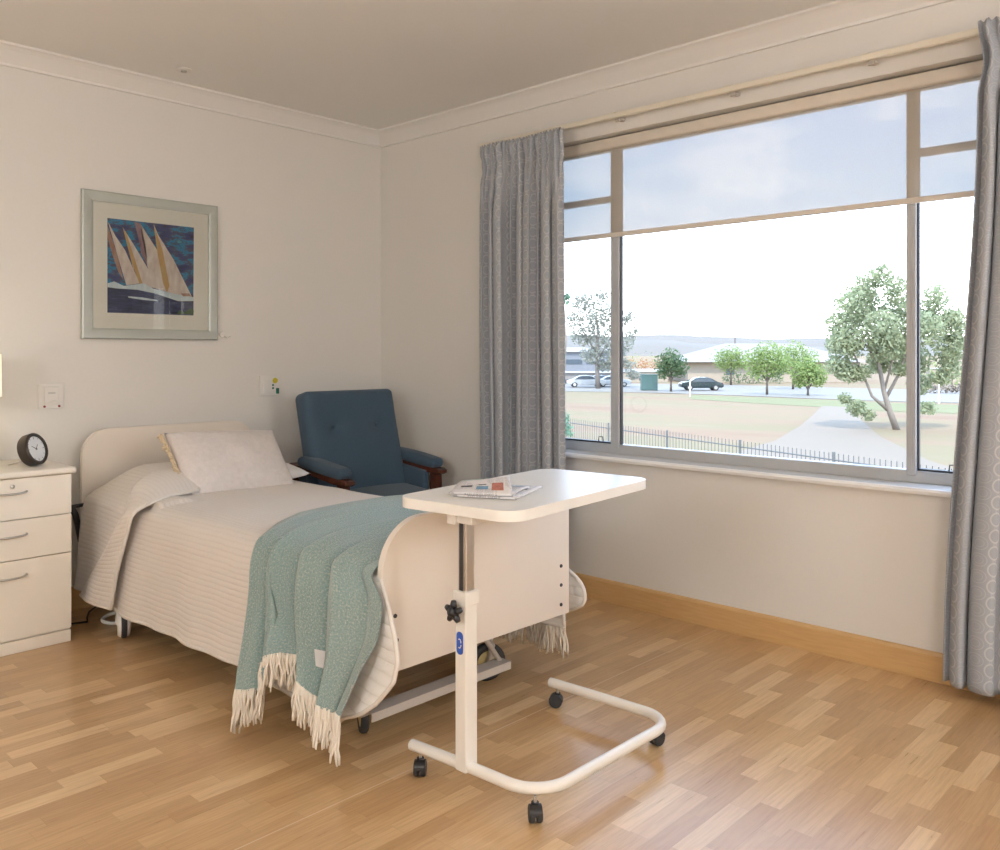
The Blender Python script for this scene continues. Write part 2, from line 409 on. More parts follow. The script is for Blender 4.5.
def grid(bm, fn, nu, nv, uvfn=None, mi=0):
    uvl = bm.loops.layers.uv.verify()
    V = [[bm.verts.new(fn(i/nu, j/nv)) for j in range(nv+1)] for i in range(nu+1)]
    for i in range(nu):
        for j in range(nv):
            f = bm.faces.new((V[i][j], V[i+1][j], V[i+1][j+1], V[i][j+1])); f.material_index = mi
            if uvfn:
                for lp, (a, b) in zip(f.loops, ((i, j), (i+1, j), (i+1, j+1), (i, j+1))): lp[uvl].uv = uvfn(a/nu, b/nv)
    return V
def solid(ob, t, off=0):
    md = ob.modifiers.new('thickness', 'SOLIDIFY'); md.thickness = t; md.offset = off; return ob
def sstep(a, b, x):
    t = min(1, max(0, (x-a)/(b-a))); return t*t*(3-2*t)
def lerp(a, b, t): return a+(b-a)*t
def copy_tree(o, parent=None):
    c = o.copy(); COL.objects.link(c); c.parent = parent
    for ch in o.children: copy_tree(ch, c)
    return c

# ------------------------------------------------------------------ room shell
XL, YF, H = -6.2, -7.4, 2.7          # left wall, wall behind the camera, ceiling
WY0, WY1, WZ0, WZ1 = -3.80, -1.34, .745, 2.385
bm = B(); box(bm, (XL-.2, YF-.2, -.25), (.22, .2, 0)); struct(finish('floor', bm, 'floor_parquet'))
bm = B(); box(bm, (XL-.2, YF-.2, H), (.22, .2, H+.2)); struct(finish('ceiling', bm, 'ceiling_paint'))
bm = B(); box(bm, (XL-.2, 0, 0), (.22, .2, H)); struct(finish('wall_back', bm, 'wall_paint'))
bm = B()
for a, b in (((0, WY1, 0), (.22, 0, H)), ((0, YF, 0), (.22, WY0, H)), ((0, WY0, 0), (.22, WY1, WZ0-.03)), ((0, WY0, WZ1), (.22, WY1, H))): box(bm, a, b)
struct(finish('wall_right', bm, 'wall_paint'))
bm = B(); box(bm, (XL-.2, YF, 0), (XL, 0, H)); struct(finish('wall_left', bm, 'wall_paint'))
bm = B(); box(bm, (XL-.2, YF-.2, 0), (.22, YF, H)); struct(finish('wall_front', bm, 'wall_paint'))
# outer face of the storey below the window, so that the room does not hover
bm = B(); box(bm, (XL-.2, YF-.2, -2.3), (.2, .2, -.26)); struct(finish('wall_lower', bm, 'render_wall'))
# cornice: a coved moulding on the two visible walls
cov = [(0, 0), (.088, 0), (.088, -.010), (.074, -.016), (.058, -.028), (.036, -.052), (.022, -.068), (.014, -.078), (.014, -.090), (0, -.090)]
def moulding(name, prof, mat, wall):
    bm = B()
    def P(a, b, d):
        return Vector((d, -a, b)) if wall == 'back' else Vector((-a, d, b))
    d0, d1 = (XL, 0) if wall == 'back' else (YF, 0)
    prism(bm, [(a, b) for a, b in prof], P, d0, d1)
    return struct(finish(name, bm, mat))
cz = [(a, H+b) for a, b in cov]
moulding('trim_1', cz, 'cornice_paint', 'back'); moulding('trim_2', cz, 'cornice_paint', 'right')
bs = [(0, 0), (.018, 0), (.018, .100), (.014, .110), (.008, .113), (0, .113)]
moulding('baseboard_back', bs, 'oak_skirting', 'back'); moulding('baseboard_right', bs, 'oak_skirting', 'right')

# ------------------------------------------------------------------ window
win = bpy.data.objects.new('window_1', None); COL.objects.link(win); win.location = (.1, -2.57, WZ0); struct(win)
win['label'] = 'wide aluminium window with three lights above the white sill'
FXa, FXb = .09, .15
bm = B()
for a, b in (((FXa, WY0, WZ0), (FXb, WY1, WZ0+.048)), ((FXa, WY0, WZ1-.055), (FXb, WY1, WZ1)), ((FXa, WY1-.04, WZ0), (FXb, WY1, WZ1)), ((FXa, WY0, WZ0), (FXb, WY0+.04, WZ1))):
    box(bm, a, b, .003)
finish('window_frame', bm, 'window_aluminium', win)
ML = (-1.840, -1.790); MR = (-3.295, -3.258)
for (a, b) in (ML, MR):
    bm = B(); box(bm, (FXa-.006, a, WZ0+.03), (FXa+.028, b, WZ1-.03), .003)
    box(bm, (FXa+.01, a-.007, WZ0+.045), (FXa+.026, a+.002, WZ1-.05), 0, 1)
    box(bm, (FXa-.008, lerp(a, b, .45), WZ0+.05), (FXa-.002, lerp(a, b, .52), WZ1-.05), 0, 0)
    finish('mullion', bm, ['window_aluminium', 'gasket'], win)
for (a, b) in ((ML[1], WY1-.04), (WY0+.04, MR[0])):
    bm = B(); box(bm, (FXa+.006, a, 2.063), (FXb, b, 2.088), .002); finish('transom', bm, 'window_aluminium', win)
    bm = B(); box(bm, (FXa+.012, a, WZ0+.047), (FXb-.01, b, WZ0+.056), 0); finish('bead', bm, 'gasket', win)
    bm = B()   # little wire catch on the sash
    yc = {0: -1.72, 1: -3.43}[0 if a > -3 else 1]
    tube(bm, [(FXa+.004, yc-.016, WZ0+.05), (FXa+.004, yc-.012, WZ0+.082), (FXa+.004, yc+.012, WZ0+.082), (FXa+.004, yc+.016, WZ0+.05)], .0028, 6)
    finish('catch', bm, 'dark_steel', win)
for (a, b, c, d) in ((ML[1], WY1-.04, WZ0+.048, 2.063), (ML[1], WY1-.04, 2.088, WZ1-.055), (MR[1], ML[0], WZ0+.048, WZ1-.055), (WY0+.04, MR[0], WZ0+.048, 2.063), (WY0+.04, MR[0], 2.088, WZ1-.055)):
    bm = B(); bmf = [bm.verts.new(p) for p in ((.122, a, c), (.122, b, c), (.122, b, d), (.122, a, d))]; bm.faces.new(bmf)
    finish('pane', bm, 'glass', win)
bm = B(); prism(bm, [(-.045, WZ0-.024), (-.049, WZ0-.012), (-.045, WZ0-.003), (-.038, WZ0), (.1, WZ0), (.1, WZ0-.03), (-.01, WZ0-.03), (-.01, WZ0-.024)], lambda a, b, d: Vector((a, d, b)), WY0-.05, WY1+.05)
struct(finish('trim_3', bm, 'sill_paint'))

# roller blind, pulled down to the transoms
rb = thing('roller_blind', 'beige see-through roller blind pulled down over the top of the window', 'blind', (.05, -2.57, 2.34))
BY0, BY1 = WY0+.012, WY1-.012
bm = B(); box(bm, (.044, BY0, 2.322), (.086, BY1, 2.378), .010, seg=4); finish('roller', bm, 'blind_beige', rb, angle=40)
bm = B()
fb = [bm.verts.new(p) for p in ((.070, BY0, 1.885), (.070, BY1, 1.885), (.070, BY1, 2.330), (.070, BY0, 2.330))]; bm.faces.new(fb)
finish('fabric', bm, 'blind_mesh', rb)
bm = B(); box(bm, (.062, BY0, 1.866), (.078, BY1, 1.889), .003); finish('bottom_rail', bm, 'blind_beige', rb)

# curtain rail with brackets
cr = thing('curtain_rod', 'long cream curtain rail fixed to the wall above the window', 'curtain rail', (-.06, -2.6, 2.445))
bm = B(); box(bm, (-.075, -4.3, 2.435), (-.050, -.98, 2.462), .006); finish('rail', bm, 'rail_cream', cr)
for y in (-1.93, -2.56, -3.17):
    bm = B(); box(bm, (-.056, y-.014, 2.420), (-.038, y+.014, 2.436), .003); box(bm, (-.05, y-.012, 2.43), (0, y+.012, 2.442)); finish('bracket', bm, 'bed_steel', cr)
    bm = B(); box(bm, (-.072, y+.004, 2.462), (-.0, y+.03, 2.466)); finish('bracket', bm, 'rail_cream', cr)

# ------------------------------------------------------------------ curtains
def curtain(name, y0, y1, b0, b1, folds, ztop, zbot, label, seed, amp=.045, xc=-.125):
    rnd = random.Random(seed)
    # fold centre positions, uneven
    ph = [rnd.uniform(-.5, .5) for _ in range(64)]; am = [rnd.uniform(.65, 1.15) for _ in range(64)]
    def wave(t):
        s = t*folds; k = int(s)
        a = lerp(am[k], am[k+1], s-k)
        q = s+.16*math.sin(2*PI*s*.37+seed)
        return a*(1-2*abs(math.sin(PI*q))**.75)
    def P(u, v):
        # u across, v down (0 top)
        z = lerp(ztop, zbot, v)
        d = ztop-z
        pinch = 1-sstep(.0, .10, d)            # heading tape zone
        open_ = sstep(.08, .45, d)
        ya, yb = lerp(y0, b0, sstep(.1, 1, v)), lerp(y1, b1, sstep(.1, 1, v))
        waist = .02*math.exp(-((d-.14)/.08)**2)
        y = lerp(ya-waist if y0 > y1 else ya, yb, u)
        w = wave(u)
        wp = math.sin(2*PI*u*folds*1.5+1+.8*math.sin(40*d))*.6+.5*math.sin(2*PI*u*folds*2.3+seed)
        x = xc + amp*(.30+.70*open_)*w*(1-.35*pinch) + .020*wp*(1-open_)*sstep(0, .03, d)
        x += .010*math.sin(9*u+3*v+seed)
        y += .016*open_*math.cos(2*PI*u*folds)*sstep(0, .1, u)*sstep(0, .1, 1-u)
        if v > .999: z += .0
        return Vector((min(x, -.028), y, z + (.006*math.sin(2*PI*u*folds*3) if v < .001 else 0)))
    L = abs(y1-y0)*1.75
    bm = B(); grid(bm, P, int(folds*26), 90, lambda a, b: (a*L, (1-b)*(ztop-zbot)))
    ob = finish(name, bm, 'curtain_fabric', smooth=True)
    recenter(ob, ((0 if True else 0)+xc, (b0+b1)/2, zbot))
    solid(ob, .003); return tag(ob, label, 'curtain')
curtain('curtain', -1.035, -1.650, -1.045, -1.652, 9, 2.425, .02, 'grey patterned curtain gathered between the blue armchair and the window', 3, amp=.032)
curtain('curtain', -3.575, -4.30, -3.455, -4.35, 9, 2.462, .045, 'grey ring-patterned curtain at the right edge, beyond the window', 5, amp=.045, xc=-.12)

# ------------------------------------------------------------------ care bed
BX0, BX1 = -1.93, -1.04
bed = thing('care_bed', 'cream laminate care bed with round-cornered headboard and footboard, on castors', 'bed', (-1.485, -1.25, 0))
bm = B(); prism(bm, rrect(BX0+.005, BX1+.045, .30, .893, .13, 12, (1, 1, 0, 0)), lambda a, b, d: Vector((a, d, b)), -.105, -.08, .003); finish('headboard', bm, 'bed_board', bed, angle=35)
bm = B(); prism(bm, rrect(BX0-.005, BX1, .29, .757, .165, 14, (0, 1, 0, 0)), lambda a, b, d: Vector((a, d, b)), -2.420, -2.396, .003)
# soften the far top corner as well
fo = finish('footboard', bm, 'bed_board', bed, angle=35)
for (x, z) in ((-1.886, .463), (-1.880, .388), (-1.089, .474), (-1.089, .403), (-1.089, .330)):
    bm = B(); lathe(bm, [(.0001, -.003), (.006, -.003), (.007, .001)], (x, -2.4205, z), 'y', 12); finish('screw', bm, 'dark_steel', fo)
bm = B()
box(bm, (-1.86, -2.33, .36), (-1.82, -.12, .42), .004); box(bm, (-1.15, -2.33, .36), (-1.11, -.12, .42), .004)
for y in (-.3, -1.0, -1.7, -2.25): box(bm, (-1.83, y-.02, .37), (-1.14, y+.02, .41), .004)
box(bm, (-1.56, -1.9, .15), (-1.50, -.5, .20), .004)
box(bm, (-1.85, -.55, .14), (-1.12, -.50, .18), .004)
finish('bed_frame', bm, 'bed_steel', bed)
bm = B()
tube(bm, [(-1.53, -1.9, .18), (-1.53, -1.3, .36)], .018, 8); tube(bm, [(-1.53, -.6, .18), (-1.53, -1.1, .36)], .018, 8)
finish('lifting_arm', bm, 'bed_steel', bed, smooth=True)
# foot channel with slanting arm
bm = B()
prism(bm, [(-.030, 0), (.030, 0), (.030, .035), (.024, .035), (.024, .006), (-.024, .006), (-.024, .035), (-.030, .035)], lambda a, b, d: Vector((d, -2.29+a, .138-b*.8)), -1.895, -1.255)
finish('foot_channel', bm, 'bed_steel', bed)
for xa, xb in ((-1.27, -1.42), (-1.86, -1.70)):
    bm = B(); tube(bm, [(xa, -2.28, .13), (xb, -2.24, .36)], .010, 8); finish('channel_arm', bm, 'bed_steel', bed, smooth=True)
def bed_castor(x, y, r, big, ang):
    t = bpy.data.objects.new('castor', None); COL.objects.link(t); t.parent = bed; t.location = Vector((x, y, 0))-bed.location
    M = Matrix.Rotation(ang, 3, 'Z')
    bm = B(); lathe(bm, [(r*.62, -.012), (r*.9, -.014), (r, -.008), (r, .008), (r*.9, .014), (r*.62, .012)], (x, y, r), 'y', 28, mat=M, loop=True); finish('tyre', bm, 'rubber', t, smooth=True)
    if big:
        bm = B(); lathe(bm, [(.0001, -.028), (r*.80, -.026), (r*.93, -.017), (r*.93, .017), (r*.80, .026), (.0001, .028)], (x, y, r), 'y', 28, mat=M); finish('cover', bm, 'white_plastic', t, smooth=True)
    bm = B(); lathe(bm, [(.0001, -.013), (r*.25, -.016), (r*.3, -.010), (r*.62, -.012), (r*.62, .012), (r*.3, .010), (r*.25, .016), (.0001, .013)], (x, y, r), 'y', 28, mat=M)
    finish('hub', bm, 'wheel_yellow' if not big else 'white_plastic', t, smooth=True)
    bm = B(); d = M @ Vector((0, .022, 0)); e = M @ Vector((.03, 0, 0))
    for s in (-1, 1):
        p = Vector((x, y, r))+d*s; tube(bm, [p, p+Vector((0, 0, r*.9))+e*.4], [.016, .010], 8)
    q = Vector((x, y, r*1.95))+e*.4; tube(bm, [q-d*1.2, q+d*1.2], .012, 8); tube(bm, [q, q+Vector((0, 0, .06))], .012, 8)
    finish('fork', bm, 'white_plastic' if big else 'bed_steel', t, smooth=True)
bed_castor(-1.935, -.60, .062, True, math.radians(70)); bed_castor(-1.10, -.545, .062, True, math.radians(60))
bed_castor(-1.80, -2.15, .058, False, math.radians(60)); bed_castor(-1.185, -2.13, .072, False, math.radians(-25))
bm = B(); tube(bm, [(-1.985, -.13, .53), (-1.965, -.13, .49), (-1.94, -.13, .36)], .015, 8); tube(bm, [(-1.985, -.13, .53), (-1.92, -.13, .535)], .009, 8); finish('side_bar', bm, 'dark_steel', bed, smooth=True, label='black bent bar beside the headboard')
bm = B(); box(bm, (-1.895, -2.37, .43), (-1.075, -.125, .585), .05, seg=4); finish('mattress', bm, 'white_linen', bed, angle=40)

# pillow hidden mostly by the quilt
def pillow_mesh(bm, cx, cy, cz, lx, ly, th, tilt, sag=.0, nu=36, nv=28, rag=0, uvs=1):
    """cushion of two bulged faces; lx along x, ly up the slope; tilt = lean back angle"""
    R = Matrix.Rotation(tilt, 3, 'X')
    def shape(u, v, s):
        a, b = u*2-1, v*2-1
        pin = 1-.07*(a*a)*(1-b*b)*0 - .05*(1-a*a)*(b*b)
        x = a*lx/2*(1-.035*(1-b*b)); y = b*ly/2*(1-.05*(1-a*a))
        h = th*.5*((1-a**2)*(1-b**2))**.42 if abs(a) < 1 and abs(b) < 1 else 0
        h += .006*noise.noise(Vector((a*2.3, b*2.1, s*3.0)))*(1-a*a)*(1-b*b)*2
        return Vector((cx, cy, cz)) + R @ Vector((x, y, s*h))
    va = grid(bm, lambda u, v: shape(u, v, 1), nu, nv, lambda u, v: (u*lx, v*ly)); vb = grid(bm, lambda u, v: shape(u, v, -1), nu, nv, lambda u, v: (u*lx, v*ly))
    bmesh.ops.remove_doubles(bm, verts=bm.verts[:], dist=.0008)
    return shape
bm = B(); pillow_mesh(bm, -1.345, -.43, .656, .76, .40, .12, math.radians(6)); pw = finish('pillow', bm, 'white_linen', smooth=True); recenter(pw, (-1.385, -.4, .6))
tag(pw, 'white bed pillow, its end showing to the right of the cushion', 'pillow')

# ------------------------------------------------------------------ coverlet
TOPZ = .612
def hump(x, y):
    sy = sstep(-.76, -.56, y)*1.0 if y < -.36 else 1-.35*sstep(-.26, -.10, y)
    sx = sstep(-1.93, -1.66, x)*(1-sstep(-1.24, -1.10, x))
    return .098*sy*sx
def cover_path(y):
    """cross-section of the coverlet at lengthwise place y: list of (x, z)"""
    hemz = .135+.012*math.sin(3*y)+.03*sstep(-.9, -.4, y)
    fz_ = lerp(.27, .20, sstep(-1.6, -2.3, y))
    return [(-.975, fz_), (-.985, .34), (-.995, .46), (-1.015, .565), (-1.055, .602), (-1.12, TOPZ), (-1.35, TOPZ+.002), (-1.60, TOPZ+.002), (-1.82, TOPZ), (-1.895, .603), (-1.938, .575), (-1.955, .50), (-1.962, .38), (-1.968, .25), (-1.975, hemz)]
def along(path, n):
    L = [0]
    for a, b in zip(path, path[1:]): L.append(L[-1]+math.dist(a, b))
    out = []; k = 0
    for i in range(n+1):
        s = L[-1]*i/n
        while k < len(L)-2 and L[k+1] < s: k += 1
        t = (s-L[k])/(L[k+1]-L[k]); out.append(tuple(lerp(p, q, t) for p, q in zip(path[k], path[k+1])))
    return out, L[-1]
def pl(pts, t):
    """piecewise linear through [(t, values...)]"""
    if t <= pts[0][0]: return pts[0][1:]
    for a, b in zip(pts, pts[1:]):
        if t <= b[0]:
            k = (t-a[0])/(b[0]-a[0]); return tuple(lerp(p, q, k) for p, q in zip(a[1:], b[1:]))
    return pts[-1][1:]
def smoothpath(p, n):
    q, L = along(p, n)
    for _ in range(4):
        q = [q[0]]+[tuple((a+2*b+c)/4 for a, b, c in zip(q[i-1], q[i], q[i+1])) for i in range(1, n)]+[q[n]]
    return q, L
NS = 170; NT = 210
yh, yf = -.19, -2.388
def flare(s):      # how far the coverlet's foot edge runs past or short of the footboard, s = z
    pts = [(.60, 0), (.56, -.045), (.50, -.10), (.44, -.135), (.38, -.155), (.31, -.135), (.23, -.06), (.18, .01), (.135, .12)]
    if s > .60: return 0
    for (a, p), (b, q) in zip(pts, pts[1:]):
        if s >= b: return lerp(p, q, (a-s)/(a-b))
    return .12
pathL = along(cover_path(-1.2), NS)[1]
bm = B()
def cov_pt(u, v):
    t = v; y = lerp(yh, yf, t)
    x, z = along_cache(y, u)
    side = z < .60
    if side:
        out = -1 if x < -1.49 else 1
        k = sstep(.60, .45, z) if False else 1
        y += (flare(z) if out < 0 else pl([(-.60, 0), (-.56, .05), (-.47, .08), (-.44, .05), (-.415, .0), (-.39, -.032), (-.36, -.05), (-.33, -.052), (-.305, -.038), (-.285, -.01), (-.27, .06)], -z)[0])*sstep(.62, 1.0, t)
        head = sstep(.45, 0, t)
        # loose vertical waves growing towards the hem
        dn = (.60-z)/.47
        x += out*(.010*math.sin(y*9+1.3)+.006*math.sin(y*23))*dn
        if out < 0:
            # head end: coverlet hangs as a diagonal fold lapping over the side
            q = min(1, max(0, (.62-z)/.49))
            x -= .012*sstep(-.75, -.3, y)*q
            x -= .03*sstep(1, .6, abs(t-1)*6)*0
        if t > .93: x += out*.02*sstep(.93, 1, t)*sstep(.6, .4, z)
    else:
        h = hump(x, y)
        z += h
        z += .005*noise.noise(Vector((x*5, y*5, 1)))
        # rolled lip of the fold on top, by the cushion
        if -2 < x < -1.66:
            f = sstep(-.90, -.875, y)*(1-sstep(-.80, -.70, y))*sstep(-1.66, -1.80, x)
            z += .018*f
    return Vector((x, y, z))
_pc = {}
def along_cache(y, u):
    key = round(y, 5)
    if key not in _pc: _pc[key] = along(cover_path(y), NS)[0]
    return _pc[key][int(round(u*NS))]
grid(bm, cov_pt, NS, NT, lambda a, b: (lerp(yh, yf, b), a*pathL))
KEEP.append(bm)
cv = finish('coverlet', bm, ['quilt_cream', 'quilt_lining'], smooth=True); recenter(cv, (-1.485, -1.25, .13)); solid(cv, .010, 0)
for p in cv.data.polygons:
    c = p.center+cv.location
    if c.y < -2.0-.15*0 and c.z < .585 : p.material_index = 1
tag(cv, 'cream channel-stitched quilted coverlet spread over the bed', 'quilt')
# the turned-back corner at the head: a broad band lapping down over the side
rowsF = [((-1.66, -.56, .722), (-1.64, -.735, .640)), ((-1.80, -.58, .718), (-1.82, -.80, .640)), ((-1.915, -.645, .672), (-1.935, -.850, .622)), ((-1.985, -.71, .555), (-1.990, -.825, .590)), ((-2.0, -.54, .36), (-1.998, -.750, .405)), ((-2.012, -.31, .150), (-2.008, -.665, .160))]
Lc, _ = smoothpath([r[0] for r in rowsF], 60); Rc, _ = smoothpath([r[1] for r in rowsF], 60)
def flap(u, v):
    a, b = Vector(Lc[int(round(v*60))]), Vector(Rc[int(round(v*60))]); p = a.lerp(b, u)
    w = math.sin(PI*u)
    p += Vector((-.022*w*sstep(.25, .6, v)-.012*u**6, 0, .022*w*(1-sstep(.2, .6, v))))
    return p+Vector((-.004*math.sin(11*v+5*u), 0, 0))
bm = B(); grid(bm, flap, 24, 60, lambda a, b: (a*.3, b*.78))
fl = finish('turned_edge', bm, 'quilt_cream', cv, smooth=True); solid(fl, .012, 0)
bm = B(); tube(bm, [flap(1, j/30) for j in range(31)], .009, 8); tube(bm, [flap(j/8, 1) for j in range(9)], .009, 8)
finish('binding', bm, 'quilt_binding', cv, smooth=True)
# binding along the hem as a part
bm = B()
for u in (0, 1):
    pts = [cov_pt(u, j/NT)+Vector((0, 0, 0)) for j in range(0, NT+1, 2)]; tube(bm, pts, .009, 8)
for u0, u1 in ((0, .27), (.73, 1)):
    pts = [cov_pt(i/NS, 1) for i in range(int(u0*NS), int(u1*NS)+1, 2)]; tube(bm, pts, .0075, 8)
finish('binding', bm, 'quilt_binding', cv, smooth=True)

# ------------------------------------------------------------------ throw
# near hem: t -> (x, y, z)
hem = [(0, -2.100, -1.875, .150), (.12, -2.105, -1.94, .165), (.25, -2.08, -2.035, .205), (.275, -2.055, -2.035, .275), (.33, -2.050, -2.08, .300), (.44, -2.040, -2.160, .315), (.475, -2.060, -2.185, .255), (.62, -2.065, -2.26, .225), (.82, -2.06, -2.32, .205), (1, -2.055, -2.37, .190)]
backedge = [(-2.0, -1.765), (-1.915, -1.74), (-1.78, -1.63), (-1.648, -1.551), (-1.42, -1.502), (-1.21, -1.50), (-.9, -1.50)]
TZ = .632
def throw_path(t):
    hx, hy_, hz = pl(hem, t)
    tt = t
    def yt(x): return lerp(pl(backedge, x)[0], -2.387, tt)
    yF = lerp(-1.52, -2.29, tt)
    top = [(-.925, yF, .19), (-.940, yF, .38), (-.965, yF, .54), (-.995, yF, .60), (-1.05, yt(-1.05), TZ-.006), (-1.2, yt(-1.2), TZ), (-1.45, yt(-1.45), TZ), (-1.65, yt(-1.65), TZ), (-1.82, yt(-1.82), TZ-.002), (-1.90, yt(-1.9), TZ-.010), (-1.955, yt(-1.94), .600)]
    mid0 = yt(-1.94)
    bulge = -.115*sstep(.6, 1, tt)
    m1 = (lerp(-1.975, hx, .08), lerp(mid0, hy_, .15)+bulge*.85, .535)
    m2 = (lerp(-1.975, hx, .30), lerp(mid0, hy_, .38)+bulge*.85, .43)
    m3 = (lerp(-1.975, hx, .62), lerp(mid0, hy_, .70)+bulge*.40, max(hz+.06, .32) if hz < .26 else lerp(.43, hz, .6))
    return top+[m1, m2, m3, (hx, hy_, hz)]
NA, NB = 150, 130
tp_ = [smoothpath(throw_path(j/NB), NA) for j in range(NB+1)]
def ridges(t, s):
    w = t+.13*(s-1.55)*(1 if s < 1.55 else .35)+.015*math.sin(5*s)
    def g(c, a, wd): return a*math.exp(-abs((w-c)/wd)**1.6)
    r = g(.07, .012, .05)+g(.19, -.020, .022)+g(.29, .024, .06)+g(.44, -.012, .025)+g(.55, .024, .07)+g(.70, -.018, .022)+g(.80, .022, .06)+g(.93, -.008, .02)
    return r+.006*noise.noise(Vector((t*6, s*5, 2)))
def thr(u, v):
    i = int(round(u*NA)); j = int(round(v*NB))
    p = Vector(tp_[j][0][i])
    a = Vector(tp_[j][0][max(0, i-1)]); b = Vector(tp_[j][0][min(NA, i+1)])
    c = Vector(tp_[max(0, j-1)][0][i]); d = Vector(tp_[min(NB, j+1)][0][i])
    d1, d2 = (b-a), (d-c)
    n = d1.cross(d2)
    n = n.normalized() if n.length > 1e-9 else Vector((0, 0, 1))
    if p.z > .6 and n.z < 0: n = -n
    if p.z <= .6 and (n.x > 0) == (p.x < -1.5): n = -n
    sc = 1.35 if p.z > .6 else 1.8
    fade = sstep(0, .05, v)
    return p+n*(ridges(v, u*2)*sc*(.45 if u < .3 else 1)*fade+.004)
tl_ = tp_[NB//2][1]
bm = B(); grid(bm, thr, NA, NB, lambda a, b: (a*tl_, b*.78)); KEEP.append(bm)
th = finish('throw_blanket', bm, 'throw_wool', smooth=True); recenter(th, (-1.5, -1.95, .15)); solid(th, .008, 0)
tag(th, 'sea-green woollen throw with cream fringe laid across the foot of the bed', 'blanket')
rnd = random.Random(11)
def fringe(u, n, lmin, lmax, outx, skipz=None):
    bm = B()
    for k in range(n):
        t = (k+rnd.uniform(.1, .9))/n
        p = thr(u, t); L = rnd.uniform(lmin, lmax)
        if u == 1: L *= 1.0+.25*sstep(.85, 1, t)+.25*sstep(.12, 0, t)
        L = min(L, p.z-.006)
        q = p.copy(); pts = [q+Vector((0, 0, .006))]; dx, dy = rnd.uniform(-.10, .10)+outx, rnd.uniform(-.14, .14)
        for s in range(1, 7):
            f = s/6
            pts.append(p+Vector((dx*L*f+.004*math.sin(6*f+k), dy*L*f+.004*math.cos(5*f+2*k), -L*f)))
        tube(bm, pts, [.0042, .0048, .0045, .0042, .0042, .0045, .0030], 5)
    return bm
o_ = finish('fringe', fringe(1, 200, .075, .115, -.10), 'fringe_yarn', th, smooth=True); o_['kind'] = 'stuff'
o_ = finish('fringe', fringe(0, 170, .10, .14, .05), 'fringe_yarn', th, smooth=True); o_['kind'] = 'stuff'
# sewn label near the near corner
bm = B()
P4 = []
for (a, b) in ((.955, .73), (.955, .82), (.985, .80), (.985, .71)):
    pass
cpt = [(.925, .615), (.925, .680), (.952, .690), (.952, .625)]
pc0 = [thr(a, b) for a, b in cpt]
nrm = (pc0[1]-pc0[0]).cross(pc0[3]-pc0[0]).normalized(); nrm = nrm if nrm.x < 0 else -nrm
vv = [p+nrm*.016 for p in pc0]
f0 = [bm.verts.new(p) for p in vv]; f1 = [bm.verts.new(p-nrm*.003) for p in vv]
bm.faces.new(f0); bm.faces.new(f1)
for k in range(4): bm.faces.new((f0[k], f0[(k+1) % 4], f1[(k+1) % 4], f1[k]))
finish('label_patch', bm, 'patch', th, label='small pale sewn patch')

# ------------------------------------------------------------------ cushion
ang = math.atan2(.275, .26)
bm = B(); shp = pillow_mesh(bm, -1.414, -.612, .733, .578, .390, .15, math.radians(47)); cu = finish('cushion', bm, 'cushion_fabric', smooth=True)
recenter(cu, (-1.41, -.6, .61)); cu.rotation_euler = (0, math.radians(2), math.radians(-2))
tag(cu, 'pale mottled cushion with a frayed beige left edge propped against the headboard', 'cushion')
bm = B()
for side, cnt in ((0, 150), (1, 60)):
    for k in range(cnt):
        v = (k+rnd.random())/cnt; p = shp(side, v, 1)+Vector((.003 if side == 0 else -.003, 0, 0))
        L = rnd.uniform(.014, .030) if side == 0 else .006
        d = Vector((-1 if side == 0 else 1, rnd.uniform(-.6, .6), rnd.uniform(-.5, .8))).normalized()
        if side == 0: tube(bm, [p, p+d*L*.6+Vector((0, -.004, .002)), p+d*L], [.004, .0055, .003], 5)
finish('fringe', bm, 'cushion_ruffle', cu, smooth=True)['kind'] = 'stuff'

# ------------------------------------------------------------------ overbed table
TA = math.radians(6.3); TC = Vector((-1.515, -2.647, 0))
ot = thing('overbed_table', 'white wheeled overbed table standing at the foot of the bed', 'table', (-1.846, -2.69, 0))
def tab(a, b, d):
    p = Matrix.Rotation(TA, 3, 'Z') @ Vector((a, b, 0)); return Vector((TC.x+p.x, TC.y+p.y, d))
bm = B(); prism(bm, rrect(-.398, .405, -.221, .221, .065, 10), tab, .810, .840, .006, seg=3)
finish('tabletop', bm, 'table_top', ot, angle=40)
cx_, cy_ = -1.846, -2.69
bm = B(); box(bm, (cx_-.027, cy_-.05, .780), (cx_+.16, cy_+.05, .806), .003); box(bm, (cx_-.035, cy_+.01, .775), (cx_-.008, cy_+.045, .805), .002); finish('top_bracket', bm, 'white_steel', ot)
bm = B(); box(bm, (cx_-.017, cy_-.017, .50), (cx_+.017, cy_+.017, .805), .003)
box(bm, (cx_-.0185, cy_-.004, .56), (cx_-.0165, cy_+.010, .785), 0, 1)
finish('inner_column', bm, ['chrome', 'dark_steel'], ot, label='bright chrome sliding column')
bm = B(); box(bm, (cx_-.024, cy_-.022, .07), (cx_+.024, cy_+.022, .578), .004); box(bm, (cx_-.030, cy_-.028, .545), (cx_+.026, cy_+.025, .586), .003); finish('outer_column', bm, 'white_steel', ot)
# star knob
bm = B(); kc = Vector((cx_-.050, cy_+.0, .533))
lathe(bm, [(.0001, -.016), (.013, -.014), (.014, .006), (.008, .014), (.008, .028)], kc, 'x', 20)
for k in range(5):
    a = 2*PI*k/5+.3; d = Vector((0, math.cos(a), math.sin(a)))
    tube(bm, [kc+d*.008, kc+d*.022, kc+d*.032], [.010, .010, .007], 10)
finish('star_knob', bm, 'black_plastic', ot, smooth=True, label='black star-shaped clamping knob')
